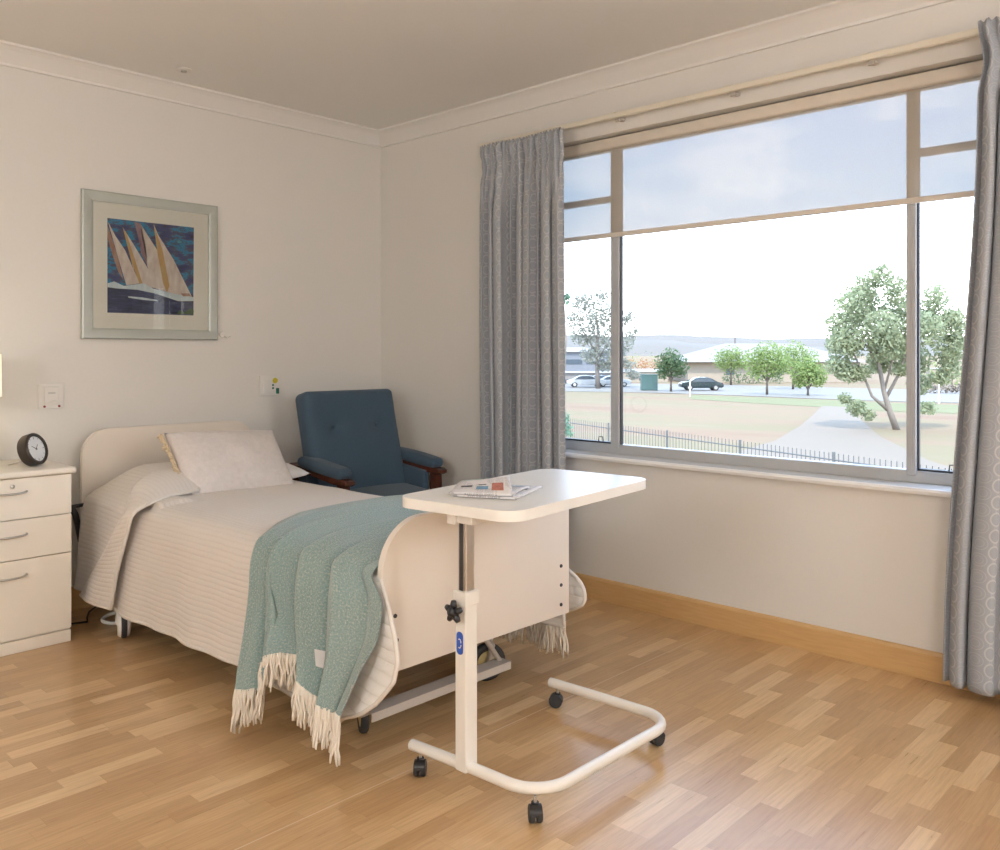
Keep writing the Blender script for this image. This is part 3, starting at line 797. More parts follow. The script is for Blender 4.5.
# blue maker's mark on the column: rounded blue patch with a pale arc and dot
bm = B(); prism(bm, rrect(cy_-.012, cy_+.014, .405, .470, .012, 5), lambda a, b, d: Vector((d, a, b)), cx_-.0255, cx_-.0243)
arc = []
for k in range(9):
    a = math.radians(60+k*30); arc.append((cx_-.0262, cy_+.001+.0065*math.cos(a), .437+.013*math.sin(a)))
tube(bm, arc, .0016, 5, 1)
bmesh.ops.create_uvsphere(bm, u_segments=8, v_segments=6, radius=.003, matrix=Matrix.Translation((cx_-.0258, cy_-.006, .437)))
finish('emblem', bm, ['blue_print', 'white_plastic'], ot, label='blue emblem sticker')
# base: bent tube open towards the bed
def arcpts(c, r, a0, a1, z, n=8): return [(c[0]+r*math.cos(math.radians(lerp(a0, a1, k/n))), c[1]+r*math.sin(math.radians(lerp(a0, a1, k/n))), z) for k in range(n+1)]
zt = .083
base = [(-1.869, -2.478, zt), (-1.850, -2.69, zt)]+arcpts((-1.725, -2.845), .118, 180, 270, zt)+arcpts((-1.285, -2.858), .105, 270, 360, zt)+[(-1.188, -2.66, zt), (-1.200, -2.462, zt)]
bm = B(); tube(bm, base, .0165, 14); finish('base_tube', bm, 'white_steel', ot, angle=40)
def castor(x, y, ang, root, first=[None]):
    if first[0] is None:
        t = bpy.data.objects.new('castor', None); COL.objects.link(t); t.parent = root; t.location = Vector((x, y, 0))-root.location; t.rotation_euler = (0, 0, ang)
        Mw = world(t)
        def put(nm, bm, mt):
            bmesh.ops.transform(bm, matrix=Mw, verts=bm.verts[:]); return finish(nm, bm, mt, t, angle=40)
        bm = B(); r = .0235
        for s in (-1, 1): lathe(bm, [(.0001, s*.004), (r*.93, s*.004), (r, s*.007), (r, s*.014), (r*.88, s*.018), (.0001, s*.019)], (0, 0, r), 'y', 24)
        put('wheel', bm, 'rubber')
        bm = B(); pts = [(r*1.06*math.cos(a), r+r*1.06*math.sin(a)) for a in [math.radians(v) for v in range(10, 175, 15)]]
        prism(bm, pts+[(-r*.9, r), (r*.9, r)], lambda a, b, d: Vector((a, d, b)), -.0175, .0175, .002)
        tube(bm, [(.006, 0, .046), (.006, 0, .052)], .011, 12); put('hood', bm, 'black_plastic')
        bm = B(); tube(bm, [(.006, 0, .05), (.006, 0, .070)], .005, 8); put('stem', bm, 'brushed_metal')
        first[0] = t; return t
    c = copy_tree(first[0], root); c.location = Vector((x, y, 0))-root.location; c.rotation_euler = (0, 0, ang)
castor(-1.868, -2.515, math.radians(40), ot); castor(-1.825, -2.935, math.radians(50), ot); castor(-1.207, -2.915, math.radians(-10), ot); castor(-1.199, -2.487, math.radians(-60), ot)

# ------------------------------------------------------------------ newspaper
npz = .8415
def newspaper():
    c = Vector((-1.70, -2.66, npz)); R = Matrix.Rotation(math.radians(-4), 3, 'Z')
    t = thing('newspaper', 'folded newspaper lying crookedly on the white overbed table', 'newspaper', (-1.70, -2.66, npz))
    uvl = None
    def sheet(name, quad, n, lift, mat='newsprint', thick=.0035, inks=()):
        bm = B()
        cc = Vector((-1.605, -2.665, npz)); A, Bq, Cq, D = [cc+(Vector(q)-cc)*.84 for q in quad]
        def P(u, v):
            p = (A*(1-u)+Bq*u)*(1-v)+(D*(1-u)+Cq*u)*v
            return p+Vector((0, 0, lift(u, v)))
        grid(bm, P, n, n, lambda a, b: (a*.3, b*.25))
        o = finish(name, bm, [mat], t, smooth=True); solid(o, thick, 1)
        for nm, (u0, v0, u1, v1), mt in inks:
            bm = B(); grid(bm, lambda u, v: P(lerp(u0, u1, u), lerp(v0, v1, v))+Vector((0, 0, thick+.0012)), 6, 6)
            finish(nm, bm, mt, o)
        return o
    z = npz
    # lower sections, lying flat
    sheet('page', [(-1.865, -2.60, z), (-1.765, -2.81, z), (-1.50, -2.70, z), (-1.60, -2.50, z)], 10, lambda u, v: .001, thick=.005,
          inks=[('picture_block', (.15, .55, .45, .8), 'ink_blue'), ('headline', (.6, .62, .9, .70), 'ink_black')])
    sheet('page', [(-1.86, -2.57, z+.006), (-1.74, -2.77, z+.006), (-1.56, -2.69, z+.006), (-1.63, -2.48, z+.006)], 10, lambda u, v: .004*math.sin(PI*v), thick=.004,
          inks=[('picture_block', (.1, .62, .5, .9), 'ink_green'), ('headline', (.6, .8, .95, .88), 'ink_blue')])
    # upper fold with raised far edge
    sheet('page', [(-1.875, -2.595, z+.010), (-1.765, -2.795, z+.010), (-1.645, -2.665, z+.012), (-1.72, -2.50, z+.012)], 14, lambda u, v: .034*math.sin(PI*min(1, v*1.0)*.62)*(0.4+.6*u), thick=.004,
          inks=[('picture_block', (.66, .14, .86, .46), 'ink_red'), ('headline', (.40, .18, .60, .32), 'ink_blue'), ('headline', (.42, .38, .56, .42), 'ink_black'), ('headline', (.12, .3, .32, .38), 'ink_black'), ('headline', (.05, .8, .6, .86), 'ink_green')])
newspaper()

# ------------------------------------------------------------------ bedside cabinet
CX0, CX1, CF = -2.62, -2.114, -.485
cab = thing('bedside_cabinet', 'cream bedside cabinet with three drawers standing left of the bed', 'cabinet', ((CX0+CX1)/2, -.25, 0))
bm = B(); box(bm, (CX0, CF+.02, .05), (CX1, -.02, .742), .002); finish('carcass', bm, 'cream_laminate', cab)
bm = B(); box(bm, (CX0+.002, CF+.006, 0), (CX1-.001, -.02, .052), .002); finish('plinth', bm, 'cream_laminate', cab)
bm = B(); prism(bm, rrect(CX0-.012, CX1+.014, CF-.022, -.012, .008, 4), lambda a, b, d: Vector((a, b, d)), .742, .768, .008, seg=3); finish('top', bm, 'cream_laminate', cab, angle=40)
for (z0, z1, hz_) in ((.566, .737, .683), (.396, .562, .503), (.062, .392, .330)):
    bm = B(); box(bm, (CX0+.002, CF, z0), (CX1-.001, CF+.019, z1), .002); d = finish('drawer', bm, 'cream_laminate', cab)
    bm = B(); hc = (CX0+CX1)/2-.0; hw = .068
    pts = [(hc+hw*math.cos(math.radians(a)), CF-.002-.026*math.sin(math.radians(a))**.6, hz_-.006*math.sin(math.radians(a))) for a in range(0, 181, 12)]
    tube(bm, pts, [.0035]+[.0045]*(len(pts)-2)+[.0035], 8); finish('handle', bm, 'brushed_metal', d, smooth=True, label='brushed metal bow handle')
    if z0 > .5:
        bm = B(); lathe(bm, [(.0001, -.008), (.007, -.007), (.009, -.001), (.009, .002)], (hc+.015, CF, hz_+.022), 'y', 16); finish('lock', bm, 'brushed_metal', d, smooth=True)

# ------------------------------------------------------------------ desk clock
kc = Vector((-2.222, -.33, 0)); R_ = .072
ck = thing('table_clock', 'round brown desk clock leaning back on a wire stand on the bedside cabinet', 'clock', (-2.222, -.33, .768))
Mc = Matrix.Translation((-2.222, -.335, .768+R_*.985)) @ Matrix.Rotation(math.radians(36), 4, 'Z') @ Matrix.Rotation(math.radians(-17), 4, 'X')
def ck_(name, bm, mt, **k):
    bmesh.ops.transform(bm, matrix=Mc, verts=bm.verts[:]); return finish(name, bm, mt, ck, **k)
bm = B(); lathe(bm, [(R_*.80, -.022), (R_*.92, -.0235), (R_, -.018), (R_*1.0, .018), (R_*.94, .026), (.0001, .028), (.0001, -.012), (R_*.79, -.012)], (0, 0, 0), 'y', 48, loop=True); ck_('case', bm, 'clock_case', angle=40)
bm = B(); lathe(bm, [(R_*.79, -.0135), (R_*.79, -.0150), (.0001, -.0150)], (0, 0, 0), 'y', 48)
dial = ck_('dial', bm, 'clock_face', angle=30)
for k in range(12):
    bm = B(); a = k*PI/6; d = Vector((math.sin(a), 0, math.cos(a))); L = .010 if k % 3 == 0 else .006
    p = d*(R_*.74); tube(bm, [p+Vector((0, -.0156, 0)), p-d*L+Vector((0, -.0156, 0))], .0009, 4)
    bmesh.ops.transform(bm, matrix=Mc, verts=bm.verts[:]); finish('hour_mark', bm, 'dark_steel', dial)
for ang_, L, w in ((-62, .030, .0016), (38, .024, .0016)):
    bm = B(); a = math.radians(ang_); d = Vector((math.sin(a), 0, math.cos(a)))
    tube(bm, [d*-.006+Vector((0, -.0165, 0)), d*L+Vector((0, -.0165, 0))], [w, w*.5], 6); ck_('clock_hand', bm, 'dark_steel')
bm = B(); p0 = Vector((-2.262, -.305, .812))
tube(bm, [(-2.262, -.315, .79), (-2.300, -.262, .772), (-2.255, -.228, .772), (-2.215, -.275, .79)], .0018, 6); finish('wire_stand', bm, 'brushed_metal', ck, smooth=True)

# ------------------------------------------------------------------ bedside lamp (its shade just enters the frame)
lx, ly = -2.463, -.20
lp = thing('table_lamp', 'lit cream drum-shade lamp on the cabinet at the left edge', 'lamp', (lx, ly, .768))
bm = B(); lathe(bm, [(.0001, .768), (.065, .768), (.067, .776), (.02, .79), (.028, .84), (.045, .89), (.040, .95), (.014, 1.0), (.010, 1.06), (.010, 1.10), (.0001, 1.10)], (lx, ly, 0), 'z', 28); finish('lamp_base', bm, 'sill_paint', lp, smooth=True)
bm = B(); prof = [(.165, 1.075), (.125, 1.262)]
lathe(bm, [(.150, 1.075), (.147, 1.262), (.145, 1.262), (.148, 1.075)], (lx-.0, ly, 0), 'z', 40, loop=True)
finish('lamp_shade', bm, 'lamp_shade', lp, smooth=True)
bm = B(); bmesh.ops.create_uvsphere(bm, u_segments=16, v_segments=10, radius=.028, matrix=Matrix.Translation((lx, ly, 1.16))); finish('bulb', bm, 'bulb', lp, smooth=True)

# ------------------------------------------------------------------ picture
PX0, PX1, PZ0, PZ1 = -1.893, -1.166, 1.338, 2.083
pc = thing('framed_picture', 'framed painting of racing sailing boats hanging on the wall above the bed', 'picture', ((PX0+PX1)/2, -.01, PZ0))
bm = B(); fw = .054
outer = [(PX0, PZ0), (PX1, PZ0), (PX1, PZ1), (PX0, PZ1)]
secs = [(0, 0), (0, -.020), (.006, -.024), (.024, -.0235), (.042, -.022), (fw, -.019), (fw, 0)]
rings = []
for (ins, dep) in secs:
    rings.append([bm.verts.new((x+(ins if x == PX0 else -ins), dep, z+(ins if z == PZ0 else -ins))) for x, z in outer])
for a, b in zip(rings, rings[1:]):
    for k in range(4): bm.faces.new((a[k], a[(k+1) % 4], b[(k+1) % 4], b[k]))
finish('picture_frame', bm, 'silver_frame', pc)
bm = B(); box(bm, (PX0+.05, -.012, PZ0+.05), (PX1-.05, -.004, PZ1-.05)); finish('mount', bm, 'picture_mount', pc)
QX0, QX1, QZ0, QZ1 = -1.767, -1.303, 1.472, 1.951
bm = B()
def q(px, py, lay=0):
    a = (px-62)/668; top = 50+78*a; bot = 788+24*a; b = (py-top)/(bot-top)
    return (lerp(QX0, QX1, min(1, max(0, a))), -.0135-.0003*lay, lerp(QZ1, QZ0, min(1, max(0, b))))
def poly(pts, mi, lay):
    vs = [bm.verts.new(q(x, y, lay)) for x, y in pts]; f = bm.faces.new(vs); f.material_index = mi
poly([(62, 50), (733, 128), (725, 812), (60, 788)], 0, 0)
poly([(60, 590), (300, 615), (600, 680), (727, 700), (725, 812), (60, 788)], 6, 1)
poly([(66, 80), (120, 190), (190, 300), (300, 560), (200, 575), (150, 400)], 1, 2)
poly([(62, 110), (92, 200), (130, 330), (178, 535), (140, 470), (95, 330), (62, 200)], 4, 3)
poly([(172, 120), (250, 250), (360, 440), (480, 610), (330, 580), (250, 440)], 1, 3)
poly([(172, 120), (200, 170), (250, 330), (330, 590), (300, 570), (240, 400), (205, 260)], 2, 4)
poly([(258, 80), (308, 92), (345, 280), (356, 415), (310, 330), (290, 210)], 3, 4)
poly([(308, 100), (370, 200), (440, 310), (520, 630), (420, 600), (355, 420)], 1, 4)
poly([(405, 95), (440, 180), (560, 370), (712, 665), (600, 660), (500, 630), (440, 350)], 1, 5)
poly([(405, 95), (430, 170), (475, 300), (530, 580), (510, 635), (480, 560), (435, 320)], 2, 6)
poly([(60, 560), (110, 545), (180, 580), (330, 560), (400, 600), (560, 640), (727, 670), (727, 700), (600, 700), (420, 640), (280, 610), (130, 600), (60, 590)], 5, 7)
poly([(620, 640), (690, 640), (706, 662), (640, 662)], 4, 8)
poly([(590, 800), (610, 770), (650, 785), (700, 755), (727, 770), (725, 806)], 7, 8)
poly([(210, 660), (320, 670), (430, 690), (440, 700), (330, 690), (215, 672)], 5, 7)
finish('print', bm, ['paint_sea', 'paint_cream', 'paint_ochre', 'paint_mauve', 'paint_rust', 'paint_foam', 'paint_water', 'leaf_dark'], pc)
bm = B(); vs = [bm.verts.new(p) for p in ((PX0+.055, -.0185, PZ0+.055), (PX1-.055, -.0185, PZ0+.055), (PX1-.055, -.0185, PZ1-.055), (PX0+.055, -.0185, PZ1-.055))]; bm.faces.new(vs)
finish('glazing', bm, 'glass', pc)

# ------------------------------------------------------------------ wall fittings
wp = thing('call_point', 'square white call-bell plate with two red sockets on the wall above the cabinet', 'wall plate', (-2.033, 0, 1.058))
bm = B(); box(bm, (-2.092, -.010, .998), (-1.976, 0, 1.118), .003); finish('plate', bm, 'white_plastic', wp)
bm = B(); box(bm, (-2.068, -.020, 1.020), (-2.0, -.009, 1.106), .004); finish('panel', bm, 'white_plastic', wp)
bm = B(); box(bm, (-2.05, -.023, 1.07), (-2.018, -.019, 1.078), .001); finish('button', bm, 'brushed_metal', wp)
bm = B(); tube(bm, [(-2.07, -.015, 1.035), (-2.05, -.024, 1.027), (-2.025, -.024, 1.04), (-2.0, -.015, 1.028)], .0025, 6); finish('cord', bm, 'white_plastic', wp)
for x in (-2.064, -1.997):
    bm = B(); lathe(bm, [(.0001, -.014), (.0055, -.014), (.006, -.009)], (x, 0, 1.009), 'y', 12); finish('socket', bm, 'red_dot', wp)
w2_ = thing('call_point', 'white call-bell plate with yellow and green buttons beside the armchair', 'wall plate', (-.826, 0, 1.075))
bm = B(); box(bm, (-.896, -.012, 1.018), (-.772, 0, 1.136), .004); finish('plate', bm, 'white_plastic', w2_)
bm = B(); box(bm, (-.875, -.020, 1.035), (-.82, -.011, 1.115), .004); finish('panel', bm, 'white_plastic', w2_)
bm = B(); lathe(bm, [(.0001, -.020), (.015, -.019), (.0165, -.012)], (-.797, 0, 1.106), 'y', 20); finish('button', bm, 'yellow_dot', w2_, label='yellow button')
bm = B(); box(bm, (-.792, -.020, 1.028), (-.772, -.011, 1.062), .004); finish('button', bm, 'green_dot', w2_, label='dark green button')
for z in (1.080, 1.062):
    bm = B(); lathe(bm, [(.0001, -.016), (.006, -.016), (.006, -.011)], (-.812, 0, z), 'y', 12); finish('indicator', bm, 'green_dot', w2_)
hk = thing('wall_hook', 'tiny white hook on the wall at the lower right of the picture', 'hook', (-1.125, 0, 1.37))
bm = B(); lathe(bm, [(.0001, -.008), (.016, -.007), (.018, 0)], (-1.128, 0, 1.372), 'y', 18); lathe(bm, [(.0001, -.011), (.004, -.011), (.004, -.007)], (-1.128, 0, 1.372), 'y', 10); finish('plate', bm, 'white_plastic', hk, angle=40)
bm = B(); tube(bm, [(-1.118, -.006, 1.365), (-1.105, -.016, 1.352), (-1.085, -.012, 1.362)], .004, 6); finish('hook', bm, 'white_plastic', hk, smooth=True)
sm = thing('ceiling_sensor', 'small flat round fitting on the ceiling above the headboard', 'ceiling fitting', (-1.504, -.30, H))
bm = B(); lathe(bm, [(.040, H), (.039, H-.004), (.034, H-.006), (.0001, H-.006)], (-1.504, -.30, 0), 'z', 28); finish('rim', bm, 'cornice_paint', sm, angle=40)
bm = B(); lathe(bm, [(.016, H-.006), (.013, H-.014), (.0001, H-.015)], (-1.504, -.30, 0), 'z', 16); finish('lens', bm, 'brushed_metal', sm, smooth=True)
# cords on the floor
bm = B()
tube(bm, [(-2.10, -.24, .006), (-2.02, -.25, .006), (-1.965, -.27, .006), (-1.94, -.20, .006), (-1.90, -.12, .006), (-1.83, -.07, .02), (-1.80, -.05, .10)], .0045, 8)
pcd = finish('power_cord', bm, 'black_plastic', smooth=True); tag(pcd, 'thin black cord on the floor between the cabinet and the bed', 'cord')
bm = B()
pts = []
for k in range(15):
    a = math.radians(40+k*20); pts.append((-1.845+.085*math.cos(a), -.36+.05*math.sin(a), .02+.012*math.sin(a)))
tube(bm, pts, .008, 8); hc_ = finish('hose', bm, 'white_plastic', smooth=True); tag(hc_, 'loop of white cable on the floor under the head of the bed', 'cable')

# ------------------------------------------------------------------ armchair
ch = thing('armchair', 'blue upholstered armchair with dark wooden arms in the room corner', 'armchair', (-.50, -.50, 0))
def pad(name, cx, cy, cz, lx, ly, lz, rot, mat='blue_fabric', r=.03, dimples=(), n=34, crown=.012, round_top=False):
    """upholstered block with soft edges; local z is thickness, dimples on the +z face"""
    bm = B()
    M = Matrix.Translation((cx, cy, cz)) @ rot
    bmesh.ops.create_grid(bm, x_segments=n, y_segments=n, size=.5)
    # build as superellipsoid-like box: two faces + rim
    bm.free(); bm = B()
    def face(s):
        def P(u, v):
            a, b = u*2-1, v*2-1
            # keep edge rows tight
            a = math.copysign(1-(1-abs(a))**1.35, a); b = math.copysign(1-(1-abs(b))**1.35, b)
            ex = max(0, (abs(a)*lx/2-(lx/2-r))/r); ey = max(0, (abs(b)*ly/2-(ly/2-r))/r)
            e = min(1, math.hypot(ex, ey))
            zz = s*(lz/2-r+r*math.sqrt(max(0, 1-e*e)))+s*crown*(1-a*a)*(1-b*b)
            x, y = a*lx/2, b*ly/2
            if ex > 0 and ey > 0 and math.hypot(ex, ey) > 1:
                k = 1/math.hypot(ex, ey); x = math.copysign(lx/2-r+ex*k*r, a); y = math.copysign(ly/2-r+ey*k*r, b)
            if s > 0:
                for (dx, dy, dr, dd) in dimples:
                    d2 = math.hypot(x-dx, (y-dy)*1.3)
                    zz -= dd*math.exp(-(d2/dr)**1.1)
            return M @ Vector((x, y, zz))
        return P
    va = grid(bm, face(1), n, n); vb = grid(bm, face(-1), n, n)
    def rim(V): return [V[i][0] for i in range(n)]+[V[n][j] for j in range(n)]+[V[i][n] for i in range(n, 0, -1)]+[V[0][j] for j in range(n, 0, -1)]
    ra, rb2 = rim(va), rim(vb)
    for k in range(len(ra)):
        try: bm.faces.new((ra[k], ra[(k+1) % len(ra)], rb2[(k+1) % len(ra)], rb2[k]))
        except ValueError: pass
    return finish(name, bm, mat, ch, smooth=True)
# backrest: face normal towards -y, reclined
hb = .68; tilt = math.atan2(.22, .62)
RB = Matrix.Rotation(math.radians(90)+0, 4, 'X')
RBk = Matrix.Rotation(math.radians(-14), 4, 'X') @ Matrix.Rotation(math.radians(90), 4, 'X')
bk = pad('backrest', -.524, -.400, .724, .632, .66, .13, RBk, dimples=((-.150, .115, .060, .045), (.165, .115, .060, .045)), n=44, r=.035)
for dx in (-.150, .165):
    bm = B(); p = Matrix.Translation((-.524, -.400, .724)) @ RBk @ Vector((dx, .115, .040)); bmesh.ops.create_uvsphere(bm, u_segments=12, v_segments=8, radius=.012, matrix=Matrix.Translation(p)); finish('button', bm, 'blue_fabric', bk, smooth=True)
pad('seat_cushion', -.51, -.60, .42, .60, .56, .14, Matrix.Rotation(math.radians(4), 4, 'X'), r=.035, n=26)
for s, x in ((-1, -.838), (1, -.180)):
    fz, rz_ = .628, .672
    pa = pad('arm_pad', x, -.560, .648, .095, .40, .055, Matrix.Rotation(math.radians(6), 4, 'X'), r=.024, n=24, crown=.01)
    bm = B()
    pts = [(x, -.30, .643), (x, -.50, .618), (x, -.68, .600), (x, -.775, .588)]
    for a, b in zip(pts, pts[1:]):
        pass
    prof = [(-.28, .652), (-.45, .636), (-.62, .616), (-.72, .604), (-.775, .604), (-.797, .592), (-.797, .575), (-.775, .565), (-.70, .572), (-.6, .585), (-.45, .605), (-.28, .622)]
    prism(bm, prof, lambda a, b, d: Vector((d, a, b)), x-.034, x+.034, .007, seg=3)
    finish('armrest', bm, 'mahogany', ch, angle=50, label='dark polished wooden armrest')
    bm = B(); prism(bm, [(-.755, 0), (-.710, 0), (-.700, .35), (-.705, .585), (-.765, .585), (-.765, .35)], lambda a, b, d: Vector((d, a, b)), x-.022, x+.022, .006); finish('leg', bm, 'mahogany', ch, angle=40)
    bm = B(); prism(bm, [(-.18, 0), (-.225, 0), (-.33, .35), (-.30, .645), (-.25, .645), (-.27, .35)], lambda a, b, d: Vector((d, a, b)), x-.020, x+.020, .006); finish('leg', bm, 'mahogany', ch, angle=40)
    bm = B(); box(bm, (x-.018, -.72, .27), (x+.018, -.27, .325), .005); finish('side_rail', bm, 'mahogany', ch)
    xi = x+(.03 if s < 0 else -.03)
    bm = B(); prism(bm, [(-.69, .30), (-.29, .30), (-.29, .63), (-.69, .585)], lambda a, b, d: Vector((d, a, b)), xi-.022, xi+.022, .012, seg=3); finish('side_panel', bm, 'blue_fabric', ch, angle=50)
bm = B(); box(bm, (-.85, -.735, .29), (-.15, -.70, .345), .005); finish('front_rail', bm, 'mahogany', ch)

# ------------------------------------------------------------------ glowing globes added unseen behind the camera to fill the room with light
def fill_globe(x, y, z):
    r = thing('fill_globe', 'added fill light, a big glowing globe on a stand, unseen behind the viewpoint', 'light', (x, y, 0), 0, 'added fill globes')
    bm = B(); lathe(bm, [(.0001, 0), (.17, 0), (.17, .015), (.02, .03), (.013, .05), (.013, z-.28), (.0001, z-.28)], (x, y, 0), 'z', 28); finish('fill_stand', bm, 'brushed_metal', r, angle=40)
    bm = B(); bmesh.ops.create_uvsphere(bm, u_segments=32, v_segments=20, radius=.30, matrix=Matrix.Translation((x, y, z))); finish('globe', bm, 'fill_glow', r, smooth=True)
for a in ((-5.3, -3.2, 1.75), (-4.6, -6.3, 1.85), (-1.3, -6.5, 1.85)): fill_globe(*a)

# ------------------------------------------------------------------ outdoors
bm = B()
ws = [5, 10, 14, 18, 24, 32, 42, 55, 70, 88, 110, 150, 220, 400, 900, 2200]
rows_ = []
for w in ws:
    rows_.append([bm.verts.new(yonder(k, 1, 0)*0+CAM.xy.to_3d()+FW*w+RX*(s*max(60, w*1.3))+Vector((0, 0, gz(w)))) for s in [i/12-1 for i in range(25)]])
for a, b in zip(rows_, rows_[1:]):
    for k in range(24): bm.faces.new((a[k], a[k+1], b[k+1], b[k]))
gr = struct(finish('ground', bm, 'dry_grass', smooth=True)); gr['label'] = 'dry grass field outside the window'
def strip(name, pts, mat, lift=.02, label=None):
    """pts: list of (k_left, w_left, k_right, w_right)"""
    bm = B(); A = []
    for (u0, w0, u1, w1) in pts:
        r = []
        for i in range(7):
            t = i/6; p = yonder(K(u0), w0).lerp(yonder(K(u1), w1), t); w = (p-CAM).dot(FW); p.z = gz(w)+lift; r.append(bm.verts.new(p))
        A.append(r)
    for a, b in zip(A, A[1:]):
        for k in range(6): bm.faces.new((a[k], a[k+1], b[k+1], b[k]))
    o = struct(finish(name, bm, mat)); 
    if label: o['label'] = label
strip('road', [(400, 96, 400, 128), (560, 93, 560, 122), (640, 90, 640, 116), (720, 84, 720, 112), (800, 76, 800, 105), (900, 69, 900, 98), (1100, 62, 1100, 90)], 'asphalt', .03, 'pale road across the field')
strip('footpath', [(640, 26, 1180, 20), (730, 29, 1000, 22), (775, 34, 930, 27), (800, 42, 880, 36), (812, 50, 862, 46), (822, 62, 852, 60)], 'path_gravel', .03, 'pale path crossing the dry field')
strip('verge', [(690, 74, 690, 84), (760, 66, 760, 78), (830, 60, 830, 72), (900, 55, 900, 66), (1050, 50, 1050, 60)], 'lawn', .015, 'strip of lawn beside the road')

# picket fence
A0 = Vector((.1251, 1.0)); dA = Vector((.0484, -.0992)); W0 = 21.7
def fpt(k, z):
    p = (A0+dA*k)*W0; return CAM.xy.to_3d()+RX*p.x+FW*p.y+Vector((0, 0, z))
fn_ = thing('metal_fence', 'low dark metal picket fence below the window in the dry field', 'fence', tuple(fpt(1, -2.0)))
FT = -.485
for k in range(-3, 6):
    a, b = fpt(k, 0), fpt(k+1, 0); d = (b-a).normalized(); n = Vector((-d.y, d.x, 0))
    bm = B(); tube(bm, [a+Vector((0, 0, -2.05)), a+Vector((0, 0, FT+.02))], .030, 4); finish('post', bm, 'fence_metal', fn_)
    if k == 5: break
    bm = B()
    for z in (FT-.12, -1.75): tube(bm, [a+Vector((0, 0, z)), b+Vector((0, 0, z))], .012, 4)
    for i in range(1, 22):
        p = a.lerp(b, i/22); tube(bm, [p+Vector((0, 0, -1.9)), p+Vector((0, 0, FT))], .008, 4)
    finish('picket_panel', bm, 'fence_metal', fn_)

def leaves(name, clumps, n, size, mat, parent, rnd):
    vs = []; fs = []
    tot = sum(c[1]**2 for c in clumps)
    for c, r, sq in clumps:
        for _ in range(int(n*r*r/tot)):
            d = Vector((rnd.gauss(0, 1), rnd.gauss(0, 1), rnd.gauss(0, 1))).normalized()*r*(rnd.random()**.45)
            d.z *= sq; p = c+d
            a = Vector((rnd.gauss(0, 1), rnd.gauss(0, 1), rnd.gauss(0, 1))).normalized(); b = a.cross(Vector((rnd.gauss(0, 1), rnd.gauss(0, 1), rnd.gauss(0, 1)))).normalized()
            s = size*rnd.uniform(.6, 1.3); i = len(vs)
            vs += [p-a*s, p-b*s*.45, p+a*s, p+b*s*.45]; fs.append((i, i+1, i+2, i+3))
    me = bpy.data.meshes.new(name); me.from_pydata([tuple(v) for v in vs], [], fs); me.materials.append(MATS[mat])
    o = bpy.data.objects.new(name, me); COL.objects.link(o); o.parent = parent; me.transform(world(parent).inverted()); return o
def tree(name, u, w, trunk, clumps, n, size, mat, label, cat='tree', bark='bark', r0=.2, seed=1, group=None):
    """trunk: list of branches, each a list of (du_px, v) ; clumps: (u, v, r_px, squash, depth)"""
    rnd = random.Random(seed); px = w/FX
    def pt(uu, v, dd=0): return yonder(K(uu), w)+FW*dd+Vector((0, 0, CAM.z-(v-353.5)*px))
    base = yonder(K(u), w, gz(w))
    t = thing(name, label, cat, tuple(base), 0, group)
    cl = [(pt(a, b, dd), r*px, sq) for a, b, r, sq, dd in clumps]
    bm = B()
    for br, (ra, rb) in trunk:
        pts = [pt(a, b) for a, b in br]
        if br is trunk[0][0]: pts[0].z = base.z-.05
        tube(bm, pts, [lerp(ra, rb, i/(len(pts)-1)) for i in range(len(pts))], 8)
    finish('trunk', bm, bark, t, smooth=True)
    leaves('foliage', cl, n, size, mat, t, rnd)
    return t
tree('gum_tree', 897, 40, [([(897, 430), (890, 412), (884, 392), (879, 365), (874, 330)], (.17, .06)), ([(890, 412), (872, 396), (862, 372), (850, 345)], (.09, .03)), ([(886, 398), (900, 372), (910, 340), (925, 315)], (.09, .03)), ([(879, 365), (866, 345), (846, 322)], (.05, .02)), ([(884, 392), (895, 350), (893, 310)], (.06, .02))],
     [(880, 276, 13, 1, 0), (868, 290, 17, 1, .5), (890, 290, 14, 1, -.5), (852, 308, 19, 1, 0), (876, 312, 22, 1, 1), (900, 315, 20, 1, 0), (838, 325, 13, 1, 0), (850, 345, 20, 1, .6), (880, 345, 20, .9, -.6), (905, 345, 20, 1, .5), (928, 318, 17, 1, .5), (935, 298, 14, 1, 0), (945, 325, 18, 1, 0), (948, 350, 17, .9, 0), (925, 360, 17, .9, 1), (940, 378, 11, .7, 0), (838, 366, 13, .8, 0), (860, 372, 13, .7, 0), (902, 370, 12, .7, 0), (856, 408, 11, .8, 0), (868, 415, 8, .8, 0), (845, 398, 8, .7, 0), (928, 408, 9, .8, 0), (960, 338, 12, 1, 0), (925, 385, 13, .8, .5), (950, 368, 13, .9, 0), (872, 330, 20, 1, -1), (915, 330, 18, 1, -1), (890, 362, 15, .8, 1), (842, 340, 17, 1, -.5), (848, 374, 13, .7, 0), (955, 318, 12, 1, 0)],
     16500, .115, 'leaf_gum', 'large leaning gum tree seen through the right-hand side of the window', seed=3)
